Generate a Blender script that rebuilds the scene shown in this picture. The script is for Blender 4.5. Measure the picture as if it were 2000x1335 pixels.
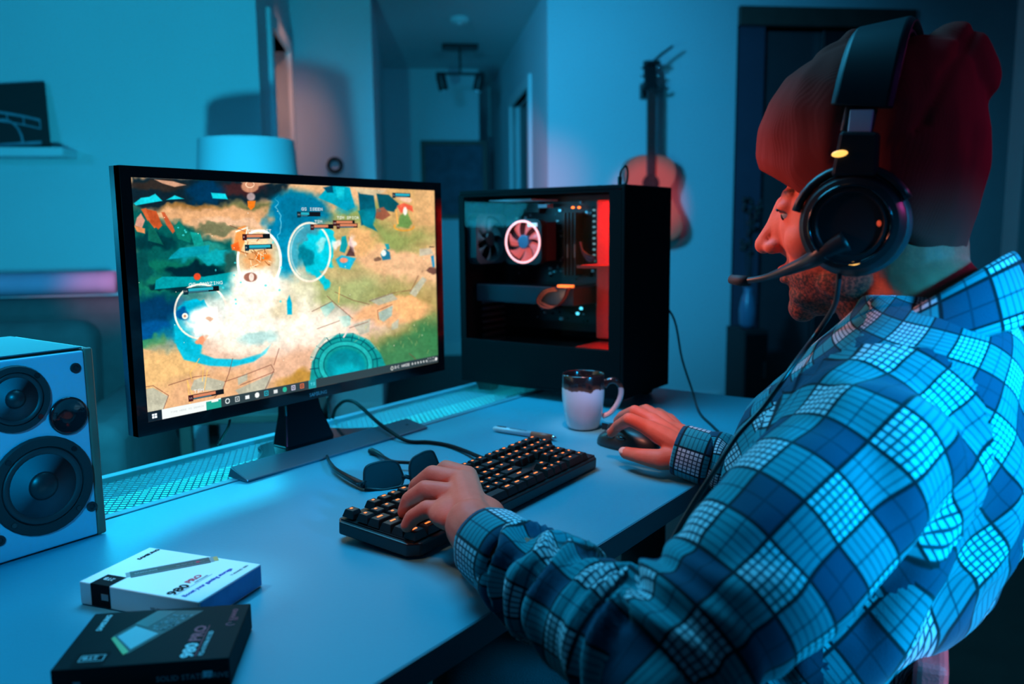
import bpy, bmesh, math, random
import numpy as np
from mathutils import Vector, Matrix, noise
for o in list(bpy.data.objects): bpy.data.objects.remove(o, do_unlink=True)
SC = bpy.context.scene
COL = SC.collection
PI = math.pi
random.seed(7)

# ---------------------------------------------------------------- camera
# world: z = 0 is the desk top; x runs along the desk, y runs away from the user
F, PITCH, ROLL, YAW, CH = 1628.4, 0.1371, -0.0099, 0.6261, 0.3755
cf = Vector((math.cos(YAW), math.sin(YAW), 0)); cr = Vector((math.sin(YAW), -math.cos(YAW), 0)); up0 = Vector((0, 0, 1))
fwd = cf*math.cos(PITCH) - up0*math.sin(PITCH)
cup = cf*math.sin(PITCH) + up0*math.cos(PITCH)
cam_d = bpy.data.cameras.new('camera'); cam = bpy.data.objects.new('camera', cam_d); COL.objects.link(cam)
cam_d.sensor_width = 36; cam_d.lens = F/2000*36; cam_d.clip_start = 0.02; cam_d.clip_end = 60
cam_d.dof.use_dof = True; cam_d.dof.focus_distance = 1.06; cam_d.dof.aperture_fstop = 4.0
SC.camera = cam
CO = Vector((0, 0, CH))
def ray(px, py):
    x = (px-1000)/F; y = -(py-667.5)/F
    # undo the roll of the picture
    a = x*math.cos(ROLL) - y*math.sin(ROLL); b = x*math.sin(ROLL) + y*math.cos(ROLL)
    return fwd + cr*a + cup*b
c0, c1, c2 = ray(1000, 667.5), ray(1000+F, 667.5), ray(1000, 667.5-F)
X_ = (c1-c0).normalized(); Y_ = (c2-c0).normalized()
cam.matrix_world = Matrix(((X_.x, Y_.x, -fwd.x, 0), (X_.y, Y_.y, -fwd.y, 0), (X_.z, Y_.z, -fwd.z, CH), (0, 0, 0, 1)))
def on(px, py, axis, val):
    d = ray(px, py); t = (val-CO[axis])/d[axis]; return CO + d*t
def at(px, py, depth): return CO + ray(px, py)*depth
# room frame: s to the right along the rear wall, t towards it
TH = math.radians(-7.0)
rs = cr*math.cos(TH) - cf*math.sin(TH); rt = cr*math.sin(TH) + cf*math.cos(TH)
MR = Matrix(((rs.x, rt.x, 0, 0), (rs.y, rt.y, 0, 0), (0, 0, 1, 0), (0, 0, 0, 1)))
def rw(s, t, z): return rs*s + rt*t + Vector((0, 0, z))
def onT(px, py, T):
    d = ray(px, py); k = T/d.dot(rt); p = CO + d*k; return p.dot(rs), p.z
FLOOR, CEIL = -0.74, 1.70

# ---------------------------------------------------------------- world, lights, exposure
w = bpy.data.worlds.new('world'); SC.world = w; w.use_nodes = True
w.node_tree.nodes['Background'].inputs[0].default_value = (0.006, 0.05, 0.11, 1); w.node_tree.nodes['Background'].inputs[1].default_value = 0.35
SC.view_settings.view_transform = 'Standard'; SC.view_settings.look = 'None'
SC.view_settings.exposure = 0.0; SC.view_settings.gamma = 1.0; SC.view_settings.use_curve_mapping = False
def light(name, kind, loc, target, color, power, size=0.3, size_y=None, spot=60, blend=0.6):
    d = bpy.data.lights.new(name, kind); d.color = color; d.energy = power
    if kind == 'AREA':
        d.shape = 'RECTANGLE'; d.size = size; d.size_y = size_y or size
    else: d.shadow_soft_size = size
    if kind == 'SPOT': d.spot_size = math.radians(spot); d.spot_blend = blend
    o = bpy.data.objects.new(name, d); COL.objects.link(o); o.location = loc
    o.rotation_euler = (Vector(target)-Vector(loc)).to_track_quat('-Z', 'Y').to_euler(); return o
BLUE = (0.03, 0.50, 1.0); CYAN = (0.02, 0.66, 1.0); AZURE = (0.0, 0.46, 1.0); RED = (1.0, 0.10, 0.12); WARM = (1.0, 0.30, 0.18)
LIGHTS = [
 ('led_wall_wash', 'SPOT', rw(-0.46, 1.6, 0.275), rw(-1.30, 3.75, 0.62), CYAN, 95, 0.03, None, 130, 0.7),
 ('led_wall_fill', 'SPOT', rw(-2.3, 1.2, 1.0), rw(-1.1, 3.75, 0.9), (0.03, 0.5, 1.0), 34, 0.15, None, 80, 0.9),
 ('led_rear_wash', 'SPOT', rw(-0.55, 2.0, 1.25), rw(1.12, 4.8, 0.75), BLUE, 270, 0.12, None, 54, 0.9),
 ('corner_fill', 'SPOT', rw(-0.10, 3.0, 0.9), rw(-0.40, 4.85, 0.8), BLUE, 16, 0.12, None, 50, 0.9),  # unseen blue spot added to lift the wall left of the hallway
 ('hall_fill', 'SPOT', rw(0.30, 3.9, -0.3), rw(0.35, 6.8, 1.3), (0.03, 0.45, 0.8), 26, 0.2, None, 60, 0.8),  # upward blue spot added to brighten the hallway
 ('led_desk_soft', 'AREA', Vector((1.05, 1.25, 1.6)), Vector((0.95, 0.72, 0)), (0.045, 0.56, 1.0), 38, 0.9, 0.8),
 ('led_back_azure', 'SPOT', Vector((0.60, -0.85, 0.62)), Vector((0.86, 0.09, 0.12)), AZURE, 240, 0.07, None, 27, 0.35),
 ('led_speaker_azure', 'SPOT', Vector((-0.25, 0.2, 0.75)), Vector((0.41, 1.0, 0.20)), AZURE, 75, 0.06, None, 24, 0.9),
 ('tray_rear_fill', 'AREA', Vector((0.95, 1.85, 0.42)), Vector((0.95, 1.16, -0.05)), CYAN, 10.0, 1.2, 0.1),  # area light added behind and above the tray to brighten it
 ('led_tray_strip', 'AREA', Vector((0.75, 1.080, -0.014)), Vector((0.75, 1.125, -0.065)), (0.02, 0.80, 1.0), 2.3, 1.8, 0.008),
 ('box_fill', 'SPOT', Vector((0.15, 1.15, 1.3)), Vector((0.47, 0.78, 0.02)), (0.50, 0.80, 1.0), 34, 0.03, None, 9, 0.5),  # narrow overhead spot added to brighten the white box
 ('warm_fill_face', 'SPOT', Vector((0.62, 1.02, 0.60)), Vector((0.925, 0.26, 0.345)), WARM, 27, 0.06, None, 21, 0.7),  # warm spot added above the monitor to brighten the face
 ('warm_fill_hands', 'SPOT', Vector((0.42, 0.70, 0.95)), Vector((0.72, 0.59, 0.06)), WARM, 13, 0.04, None, 17, 0.7),  # warm overhead spot added for the left hand
 ('warm_fill_mouse', 'SPOT', Vector((0.72, 0.40, 0.85)), Vector((1.18, 0.60, 0.04)), WARM, 30, 0.05, None, 18, 0.8),  # warm overhead spot added for the hand on the mouse
 ('pink_fill_mug', 'SPOT', Vector((1.0, 0.62, 1.0)), Vector((1.32, 0.78, 0.05)), (1.0, 0.45, 0.45), 60, 0.05, None, 9, 0.8),  # pink overhead spot added to brighten the mug
 ('red_lamp_rear', 'SPOT', rw(1.1, 2.9, 1.1), rw(1.39, 4.76, 0.52), RED, 70, 0.05, None, 15, 0.6),
 ('red_lamp_hall', 'SPOT', rw(-0.1, 3.6, 0.2), rw(0.82, 5.1, 0.65), RED, 42, 0.05, None, 26, 0.9),
 ('red_lamp_sofa', 'SPOT', rw(-0.4, 2.0, 0.55), rw(-1.00, 3.0, 0.20), (1, 0.12, 0.25), 60, 0.05, None, 14, 0.9),
 ('purple_fill_head', 'SPOT', Vector((0.75, -0.95, 0.9)), Vector((0.95, 0.12, 0.44)), (0.40, 0.08, 0.8), 13, 0.1, None, 15, 0.8),
 ('red_fill_seat', 'SPOT', Vector((0.9, -0.9, 0.35)), Vector((0.86, 0.12, -0.12)), RED, 26, 0.05, None, 14, 0.6),  # unseen red spot added to bring out the chair back
 ('red_lamp_head', 'SPOT', Vector((2.0, -0.75, 0.85)), Vector((0.98, 0.12, 0.42)), (0.8, 0.08, 0.50), 18, 0.12, None, 11, 0.6),
]
for L in LIGHTS: light(*L)

# ---------------------------------------------------------------- materials
MATS = {}
def mat(name, col, rough=0.5, metal=0.0, var=0.0, vscale=8.0, bump=0.0, bscale=60.0, emit=None, estr=1.0, spec=0.5, coat=0.0, alpha=None, trans=0.0):
    if name in MATS: return MATS[name]
    m = bpy.data.materials.new(name); m.use_nodes = True; nt = m.node_tree; b = nt.nodes['Principled BSDF']
    b.inputs['Base Color'].default_value = (*col, 1); b.inputs['Roughness'].default_value = rough; b.inputs['Metallic'].default_value = metal
    b.inputs['Specular IOR Level'].default_value = spec; b.inputs['Coat Weight'].default_value = coat
    b.inputs['Transmission Weight'].default_value = trans
    if emit: b.inputs['Emission Color'].default_value = (*emit, 1); b.inputs['Emission Strength'].default_value = estr
    if var or bump:
        tc = nt.nodes.new('ShaderNodeTexCoord')
        if var:
            n = nt.nodes.new('ShaderNodeTexNoise'); n.inputs['Scale'].default_value = vscale; n.inputs['Detail'].default_value = 5
            r = nt.nodes.new('ShaderNodeMix'); r.data_type = 'RGBA'; r.blend_type = 'MIX'
            r.inputs[6].default_value = (*[c*(1-var) for c in col], 1); r.inputs[7].default_value = (*[min(1, c*(1+var)) for c in col], 1)
            nt.links.new(tc.outputs['Object'], n.inputs['Vector']); nt.links.new(n.outputs['Fac'], r.inputs[0]); nt.links.new(r.outputs[2], b.inputs['Base Color'])
        if bump:
            n2 = nt.nodes.new('ShaderNodeTexNoise'); n2.inputs['Scale'].default_value = bscale; n2.inputs['Detail'].default_value = 4
            bp = nt.nodes.new('ShaderNodeBump'); bp.inputs['Strength'].default_value = bump; bp.inputs['Distance'].default_value = 0.002
            nt.links.new(tc.outputs['Object'], n2.inputs['Vector']); nt.links.new(n2.outputs['Fac'], bp.inputs['Height']); nt.links.new(bp.outputs[0], b.inputs['Normal'])
    MATS[name] = m; return m
def image_mat(name, arr, emission=False, rough=0.4, strength=1.0):
    h, wd = arr.shape[:2]
    im = bpy.data.images.new(name, wd, h, alpha=False); im.colorspace_settings.name = 'sRGB'
    buf = np.ones((h, wd, 4), np.float32); buf[..., :3] = np.clip(arr[::-1], 0, 1); im.pixels.foreach_set(buf.ravel()); im.update(); im.pack()
    m = bpy.data.materials.new(name); m.use_nodes = True; nt = m.node_tree; b = nt.nodes['Principled BSDF']
    t = nt.nodes.new('ShaderNodeTexImage'); t.image = im; uv = nt.nodes.new('ShaderNodeUVMap'); uv.uv_map = 'UVMap'
    nt.links.new(uv.outputs[0], t.inputs[0])
    if emission:
        b.inputs['Base Color'].default_value = (0.004, 0.004, 0.005, 1); b.inputs['Roughness'].default_value = 0.25
        nt.links.new(t.outputs[0], b.inputs['Emission Color']); b.inputs['Emission Strength'].default_value = strength
    else:
        nt.links.new(t.outputs[0], b.inputs['Base Color']); b.inputs['Roughness'].default_value = rough
    return m
M_wall = mat('wall_paint', (0.62, 0.68, 0.72), 0.9, var=0.04, vscale=3, bump=0.15, bscale=180)
M_ceil = mat('ceiling_paint', (0.55, 0.58, 0.6), 0.95, bump=0.2, bscale=90)
M_trim = mat('white_trim', (0.7, 0.74, 0.76), 0.5)
M_floor = mat('dark_wood_floor', (0.045, 0.032, 0.026), 0.5, var=0.35, vscale=14)
M_brown = mat('dark_brown_wood', (0.10, 0.055, 0.045), 0.5, var=0.3, vscale=12)
M_panel = mat('dark_door_panel', (0.03, 0.02, 0.025), 0.4, var=0.2)
M_dark = mat('near_black', (0.008, 0.009, 0.011), 0.5)
M_black = mat('black_plastic', (0.012, 0.014, 0.016), 0.38)
M_blackg = mat('glossy_black', (0.006, 0.008, 0.010), 0.12, coat=0.4)
M_blackm = mat('matte_black', (0.012, 0.014, 0.016), 0.7)
M_chrome = mat('chrome', (0.6, 0.6, 0.62), 0.2, metal=1.0)
M_desk = mat('desk_laminate', (0.075, 0.33, 0.42), 0.42, var=0.03, vscale=5, bump=0.08, bscale=260)
M_deskedge = mat('desk_edge_band', (0.08, 0.16, 0.20), 0.5, var=0.05)
M_mesh = mat('painted_steel_mesh', (0.10, 0.17, 0.20), 0.45, metal=0.2)
M_tray = mat('tray_sheet', (0.45, 0.85, 0.85), 0.4, var=0.30, vscale=7)

# ---------------------------------------------------------------- builders
class MB:
    def __init__(s, M=None): s.v = []; s.f = []; s.M = M; s.uv = None
    def add(s, vs, fs, M=None):
        n = len(s.v)
        for p in vs:
            p = Vector(p)
            if M is not None: p = M @ p
            if s.M is not None: p = s.M @ p
            s.v.append(p)
        s.f += [tuple(i+n for i in f) for f in fs]; return s
    def box(s, c, d, M=None, taper=None):
        x, y, z = d[0]/2, d[1]/2, d[2]/2
        vs = [(c[0]+a*x, c[1]+b*y, c[2]+e*z) for e in (-1, 1) for b in (-1, 1) for a in (-1, 1)]
        return s.add(vs, [(0, 2, 3, 1), (4, 5, 7, 6), (0, 1, 5, 4), (2, 6, 7, 3), (0, 4, 6, 2), (1, 3, 7, 5)], M)
    def bb(s, x0, x1, y0, y1, z0, z1, M=None): return s.box(((x0+x1)/2, (y0+y1)/2, (z0+z1)/2), (abs(x1-x0), abs(y1-y0), abs(z1-z0)), M)
    def prism(s, poly, z0, z1, M=None):
        n = len(poly); vs = [(x, y, z0) for x, y in poly] + [(x, y, z1) for x, y in poly]
        a = sum(poly[i][0]*poly[(i+1) % n][1]-poly[(i+1) % n][0]*poly[i][1] for i in range(n))
        fs = [tuple(range(n))[::-1], tuple(range(n, 2*n))] + [(i, (i+1) % n, n+(i+1) % n, n+i) for i in range(n)]
        if a < 0: fs = [f[::-1] for f in fs]
        return s.add(vs, fs, M)
    def lathe(s, prof, n=32, M=None, cap=True):
        vs = []; fs = []
        for r, z in prof:
            for i in range(n): vs.append((r*math.cos(2*PI*i/n), r*math.sin(2*PI*i/n), z))
        for j in range(len(prof)-1):
            for i in range(n): fs.append((j*n+i, j*n+(i+1) % n, (j+1)*n+(i+1) % n, (j+1)*n+i))
        if cap: fs.append(tuple(range(n))[::-1]); fs.append(tuple(range((len(prof)-1)*n, len(prof)*n)))
        return s.add(vs, fs, M)
    def tube(s, pts, r, n=8, cap=True, flat=1.0, up=None, closed=False):
        pts = [Vector(p) for p in pts]; m = len(pts); rr = r if hasattr(r, '__len__') else [r]*m
        vs = []; fs = []; N = None
        for i, p in enumerate(pts):
            a = pts[(i-1) % m] if (closed or i > 0) else p; b = pts[(i+1) % m] if (closed or i < m-1) else p
            T = (b-a).normalized()
            if N is None:
                N = Vector(up) if up else (Vector((0, 0, 1)) if abs(T.z) < 0.9 else Vector((1, 0, 0)))
            N = (N - T*N.dot(T)).normalized(); B = T.cross(N)
            for k in range(n):
                an = 2*PI*k/n; vs.append(p + N*(math.cos(an)*rr[i]*flat) + B*(math.sin(an)*rr[i]))
        L = m if closed else m-1
        for j in range(L):
            for k in range(n): fs.append((j*n+k, j*n+(k+1) % n, ((j+1) % m)*n+(k+1) % n, ((j+1) % m)*n+k))
        if cap and not closed: fs.append(tuple(range(n))[::-1]); fs.append(tuple(range((m-1)*n, m*n)))
        return s.add(vs, fs)
    def ell(s, c, r, M=None, n=20, k=12):
        vs = [(0, 0, 1)]; fs = []
        for j in range(1, k):
            for i in range(n):
                a = PI*j/k; b = 2*PI*i/n; vs.append((math.sin(a)*math.cos(b), math.sin(a)*math.sin(b), math.cos(a)))
        vs.append((0, 0, -1))
        for i in range(n): fs.append((0, 1+i, 1+(i+1) % n))
        for j in range(k-2):
            for i in range(n): fs.append((1+j*n+i, 1+(j+1)*n+i, 1+(j+1)*n+(i+1) % n, 1+j*n+(i+1) % n))
        e = len(vs)-1
        for i in range(n): fs.append((e, 1+(k-2)*n+(i+1) % n, 1+(k-2)*n+i))
        vs = [Vector((x*r[0], y*r[1], z*r[2])) for x, y, z in vs]
        if M is not None: vs = [M @ x for x in vs]
        return s.add([x+Vector(c) for x in vs], fs)
    def build(s, name, m, parent=None, smooth=False, bevel=0, seg=2, label=None, cat=None, group=None, kind=None):
        me = bpy.data.meshes.new(name); o = bpy.data.objects.new(name, me); COL.objects.link(o)
        off = Vector((0, 0, 0)); q = parent
        while q is not None: off += q.location; q = q.parent
        if parent is None and kind != 'structure' and cat:
            lo = [min(v[i] for v in s.v) for i in range(3)]; hi = [max(v[i] for v in s.v) for i in range(3)]
            off = Vector(((lo[0]+hi[0])/2, (lo[1]+hi[1])/2, lo[2])); o.location = off
        me.from_pydata([v-off for v in s.v], [], s.f); me.update()
        if smooth:
            for p in me.polygons: p.use_smooth = True
            if smooth != 'all':
                try: me.set_sharp_from_angle(angle=math.radians(38))
                except Exception: pass
        if m: me.materials.append(m)
        if bevel:
            b = o.modifiers.new('bevel', 'BEVEL'); b.width = bevel; b.segments = seg; b.limit_method = 'ANGLE'; b.angle_limit = math.radians(35)
        if parent: o.parent = parent
        tag(o, label, cat, group, kind); return o
def tag(o, label=None, cat=None, group=None, kind=None):
    if label: o['label'] = label
    if cat: o['category'] = cat
    if group: o['group'] = group
    if kind: o['kind'] = kind
    return o
def thing(name, loc, label, cat, group=None):
    o = bpy.data.objects.new(name, None); o.empty_display_size = 0.05; COL.objects.link(o); o.location = Vector(loc)
    return tag(o, label, cat, group)
def struct(name, mb, m, **k): return mb.build(name, m, kind='structure', **k)
def frame(o, x, y):
    x = Vector(x).normalized(); y = Vector(y); z = x.cross(y).normalized(); y = z.cross(x).normalized(); o = Vector(o)
    return Matrix(((x.x, y.x, z.x, o.x), (x.y, y.y, z.y, o.y), (x.z, y.z, z.z, o.z), (0, 0, 0, 1)))
def text(s, size, M, m, parent, name='lettering', bold=0.0, depth=0.0001, sx=1.0, align='LEFT'):
    cu = bpy.data.curves.new('txt', 'FONT'); cu.body = s; cu.size = size; cu.extrude = depth; cu.offset = bold*size; cu.align_x = align; cu.resolution_u = 2
    to = bpy.data.objects.new('txt', cu); COL.objects.link(to); dg = bpy.context.evaluated_depsgraph_get()
    me = bpy.data.meshes.new_from_object(to.evaluated_get(dg)); vs = [Vector((v.co.x*sx, v.co.y, v.co.z)) for v in me.vertices]; fs = [tuple(p.vertices) for p in me.polygons]
    bpy.data.objects.remove(to, do_unlink=True); bpy.data.curves.remove(cu); bpy.data.meshes.remove(me)
    b = MB(); b.add(vs, fs, M); return b.build(name, m, parent)
def spline(P, n=8):
    P = [Vector(p) for p in P]; Q = [P[0]*2-P[1]] + P + [P[-1]*2-P[-2]]; out = []
    for i in range(1, len(Q)-2):
        for k in range(n):
            t = k/n; a, b, c, d = Q[i-1], Q[i], Q[i+1], Q[i+2]
            out.append(0.5*((2*b)+(c-a)*t+(2*a-5*b+4*c-d)*t*t+(3*b-a-3*c+d)*t**3))
    out.append(P[-1]); return out
# ================================================================ the room
TP = 4.85; TW = 0.12
def rbox(s0, s1, t0, t1, z0, z1): return MB(MR).bb(s0, s1, t0, t1, z0, z1)
sRet = -0.607; sH0 = -0.17; sH1 = 0.815; TB = 7.3
sC0, _ = onT(1434, 300, TP); sC1, zC = onT(1785, 28, TP); sN = onT(1978, 600, TP-0.8)[0]
struct('floor', rbox(-5, 4.2, -1.6, 9.5, FLOOR-0.05, FLOOR), M_floor)
struct('ceiling', rbox(-5, 4.2, 2.0, 9.5, CEIL, CEIL+0.05), M_ceil)
struct('wall_left', rbox(-5, sRet, 3.752, 3.752+TW, FLOOR, CEIL), M_wall)
# return wall beside the lamp with the lit doorway
zD = 1.30
b = rbox(sRet-0.1, sRet, 3.752+TW, 4.02, FLOOR, CEIL)
t1, t2 = 4.10, 4.68
b = MB(MR).bb(sRet-0.1, sRet, 3.752+TW, t1, FLOOR, CEIL).bb(sRet-0.1, sRet, t1, t2, zD, CEIL).bb(sRet-0.1, sRet, t2, TP, FLOOR, CEIL)
struct('wall_return', b, M_wall)
b = MB(MR).bb(sRet-0.11, sRet+0.02, t1-0.07, t1, FLOOR, zD+0.07).bb(sRet-0.11, sRet+0.02, t2, t2+0.07, FLOOR, zD+0.07).bb(sRet-0.11, sRet+0.02, t1, t2, zD, zD+0.07)
struct('door_1', b, M_trim, bevel=0.006)
# the side room behind it, lit by its own warm lamp
M_side = mat('side_room_paint', (0.75, 0.55, 0.42), 0.9)
b = MB(MR).bb(-1.75, -1.7, 3.9, 5.6, FLOOR, CEIL).bb(-1.7, sRet-0.1, 5.5, 5.55, FLOOR, CEIL)
struct('wall_side_room', b, M_side)
struct('wall_side_room_absorber', rbox(-1.68, -1.66, 3.9, 5.49, FLOOR, CEIL), mat('absorber_dark', (0.05, 0.04, 0.035), 0.9))  # unseen dark lining added to soak up the warm bounce
jl = light('door_jamb_fill', 'AREA', rw(-0.25, 4.0, 1.66), rw(-0.66, 4.68, 1.0), (1.0, 0.40, 0.26), 0.55, 0.03, 0.3); jl.data.spread = math.radians(40)  # unseen warm area light added to brighten the door jamb
light('side_room_lamp', 'POINT', rw(-1.2, 4.6, 1.2), rw(0, 0, 0), (1.0, 0.45, 0.30), 5, 0.08)
# rear wall: between return and hallway, hallway to closet, right of the closet
struct('wall_rear_left', rbox(sRet-0.1, sH0, TP, TP+TW, FLOOR, CEIL), M_wall)
b = MB(MR).bb(sH1, sC0, TP, TP+TW, FLOOR, CEIL).bb(sC0, sC1, TP, TP+TW, zC+0.02, CEIL).bb(sC1, 3.9, TP, TP+TW, FLOOR, CEIL)
struct('wall_rear', b, M_wall)
struct('wall_hall_left', rbox(sH0-TW, sH0, TP+TW, TB+0.9, FLOOR, CEIL), M_wall)
h1, h2 = 5.55, 6.5
b = MB(MR).bb(sH1, sH1+TW, TP+TW, h1, FLOOR, CEIL).bb(sH1, sH1+TW, h1, h2, 1.28, CEIL).bb(sH1, sH1+TW, h2, TB+0.9, FLOOR, CEIL)
struct('wall_hall_right', b, M_wall)
b = MB(MR).bb(sH1-0.02, sH1+0.05, h1-0.07, h1, FLOOR, 1.35).bb(sH1-0.02, sH1+0.05, h2, h2+0.07, FLOOR, 1.35).bb(sH1-0.02, sH1+0.05, h1, h2, 1.28, 1.35)
struct('door_2', b, M_trim, bevel=0.005)
struct('door_2_leaf', rbox(sH1+0.06, sH1+0.1, h1, h2, FLOOR, 1.28), M_panel)
sB = onT(936, 250, TB)[0]
b = MB(MR).bb(sH0, sB, TB, TB+TW, FLOOR, CEIL).bb(sB, sH1, TB+0.85, TB+0.95, FLOOR, CEIL)
struct('wall_hall_rear', b, M_wall)
struct('baseboard_hall', rbox(sH0, sB, TB-0.015, TB, FLOOR, FLOOR+0.11), M_trim)
struct('baseboard_rear', MB(MR).bb(sRet, sH0, TP-0.015, TP, FLOOR, FLOOR+0.1).bb(sH1, sC0-0.05, TP-0.015, TP, FLOOR, FLOOR+0.1), M_trim, bevel=0.003)
# partition at the far right that catches the blue light
struct('wall_right', rbox(sN, sN+0.9, TP-0.8, TP-0.68, FLOOR, CEIL), M_wall)
# closet with sliding doors, mirror reflections put into the panel colours
b = MB(MR).bb(sC0, sC1, TP+0.75, TP+0.8, FLOOR, CEIL).bb(sC0-0.02, sC0, TP+TW, TP+0.8, FLOOR, CEIL).bb(sC1, sC1+0.02, TP+TW, TP+0.8, FLOOR, CEIL)
struct('wall_closet', b, M_dark)
struct('trim_1', MB(MR).bb(sC0-0.0, sC1, TP-0.035, TP+0.02, zC-0.085, zC+0.02), M_brown, bevel=0.004)
s16, _ = onT(1615, 100, TP); s149 = onT(1487, 300, TP)[0]; s158 = onT(1581, 660, TP+0.03)[0]
struct('door_3', MB(MR).bb(sC0+0.01, s149+0.01, TP+0.02, TP+0.045, FLOOR, zC-0.085), mat('closet_reflection_tint', (0.085, 0.065, 0.10), 0.3, var=0.15))
struct('door_4', MB(MR).bb(s158+0.012, sC1-0.01, TP+0.02, TP+0.045, FLOOR+0.01, zC-0.10), M_panel)
struct('door_5', MB(MR).bb(s149-0.02, s158, TP+0.055, TP+0.08, FLOOR+0.01, zC-0.10), mat('closet_panel', (0.07, 0.048, 0.055), 0.35, var=0.15))
struct('trim_2', MB(MR).bb(s158, s158+0.014, TP+0.01, TP+0.05, FLOOR, zC-0.1), M_chrome)
# ---- hallway ceiling: smoke detector and spot bar
def roompt(px, py, T): s, z = onT(px, py, T); return rw(s, T, z)
sd, zz = onT(898, 60, 5.9)
tsd = 5.55
p = rw(onT(898, 60, tsd)[0], tsd, CEIL)
t = thing('smoke_detector', p, 'pale round smoke detector on the hallway ceiling, above the black spot bar', 'smoke detector')
Mt = Matrix.Translation(p)
MB(Mt).lathe([(0.065, -0.002), (0.065, -0.02), (0.05, -0.035)][::-1], 28).build('housing', mat('detector_white', (0.6, 0.65, 0.65), 0.5), t, smooth=True)
MB(Mt).lathe([(0.02, -0.034), (0.018, -0.042)][::-1], 16).build('sensor_cap', M_trim, t)
tl = 6.35; p = rw(onT(898, 90, tl)[0], tl, CEIL)
t = thing('spotlight_bar', p, 'black two-lamp spotlight bar on the dark hallway ceiling', 'ceiling light')
Ml = Matrix.Translation(p) @ MR
MB(Ml).bb(-0.13, 0.13, -0.06, 0.06, -0.035, -0.001).build('ceiling_plate', M_black, t, bevel=0.004)
MB(Ml).tube([(0, 0, -0.03), (0, 0, -0.20)], 0.008).build('stem', M_black, t)
MB(Ml).bb(-0.18, 0.18, -0.012, 0.012, -0.215, -0.195).build('crossbar', M_black, t, bevel=0.003)
for sx in (-1, 1):
    Mq = Ml @ Matrix.Translation((sx*0.15, 0, -0.20)) @ Matrix.Rotation(math.radians(12*sx), 4, 'Y')
    c = MB(Mq).lathe([(0.03, -0.13), (0.036, -0.12), (0.036, -0.02), (0.02, 0.0)], 20).build('lamp_head', M_black, t, smooth=True)
    MB(Mq).lathe([(0.028, -0.136), (0.029, -0.128)], 20).build('lens', mat('lamp_lens', (0.6, 0.8, 0.85), 0.2), c)
# ---- framed picture at the end of the hallway
s0, z0 = onT(821, 275, TB); s1, _ = onT(950, 275, TB); z1 = z0-0.66
t = thing('wall_picture', rw((s0+s1)/2, TB, z1), 'dark framed abstract print on the end wall of the hallway', 'picture')
m = MB(MR)
fw = 0.035
m.bb(s0, s1, TB-0.03, TB-0.002, z0-fw, z0).bb(s0, s1, TB-0.03, TB-0.002, z1, z1+fw).bb(s0, s0+fw, TB-0.03, TB-0.002, z1+fw, z0-fw).bb(s1-fw, s1, TB-0.03, TB-0.002, z1+fw, z0-fw)
m.build('frame', M_brown, t, bevel=0.003)
mp = mat('dark_print', (0.05, 0.08, 0.12), 0.7, var=0.9, vscale=9)
MB(MR).bb(s0+fw, s1-fw, TB-0.012, TB-0.004, z1+fw, z0-fw).build('print', mp, t)
# ---- dark ring ornament on the rear wall
s0, z0 = onT(655, 323, TP)
tt = MB(Matrix.Translation(rw(s0, TP-0.022, z0)) @ MR)
tt.tube([(0.036*math.cos(2*PI*i/28), 0, 0.036*math.sin(2*PI*i/28)) for i in range(28)], 0.0105, 10, closed=True, up=(0, 1, 0))
tt.build('wall_ring', M_blackm, smooth='all', label='small round dark ring hanging on the wall left of the hallway', cat='wall ornament')
# ---- shelf and leaning photo on the left wall
TLW = 3.752
se, ze = onT(125, 288, TLW-0.14)
MB(MR).bb(-2.9, se, TLW-0.16, TLW-0.002, ze-0.035, ze).build('wall_shelf', mat('shelf_white', (0.62, 0.7, 0.74), 0.6), bevel=0.003, label='white floating shelf on the left wall under the bridge photo', cat='shelf')
sA, zA = onT(76, 158, TLW-0.05); sB2, _ = onT(92, 281, TLW-0.1)
t = thing('leaning_picture', rw(-2.2, TLW-0.1, ze), 'black and white bridge photo leaning on the wall shelf', 'picture')
hgt = zA-ze+0.005
lean = Matrix.Translation(rw(sB2, TLW-0.075, ze+0.001)) @ MR @ Matrix.Rotation(math.radians(-9), 4, 'X') @ Matrix.Rotation(math.radians(-4.0), 4, 'Y')
MB(lean).bb(-0.42, 0, 0, 0.014, 0.0, hgt).build('frame', M_blackm, t, bevel=0.002)
ph = MB(lean)
def strip(pts, th): ph.tube([(x, -0.003, z) for x, z in pts], th, 6, flat=0.2, up=(0, 1, 0))
mph = mat('photo_print', (0.14, 0.24, 0.30), 0.6, var=0.5, vscale=25)
arch = [(-0.40+0.38*i/12, 0.0, ) for i in range(13)]
deck = [(-0.40+i*0.031, hgt*0.66-0.0018*i*i*0.25) for i in range(13)]
strip(deck, 0.006); strip([(x, z-0.035) for x, z in deck], 0.0035)
for i in range(0, 13, 2): strip([(deck[i][0], deck[i][1]), (deck[i][0], deck[i][1]-0.035)], 0.003)
for c_ in (-0.34, -0.17): strip([(c_-0.07*math.cos(PI*k/10), 0.03+0.10*math.sin(PI*k/10)) for k in range(11)], 0.005)
ph.bb(-0.40, -0.03, -0.004, 0.0, 0.02, 0.034)
ph.build('photograph', mph, t)
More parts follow.
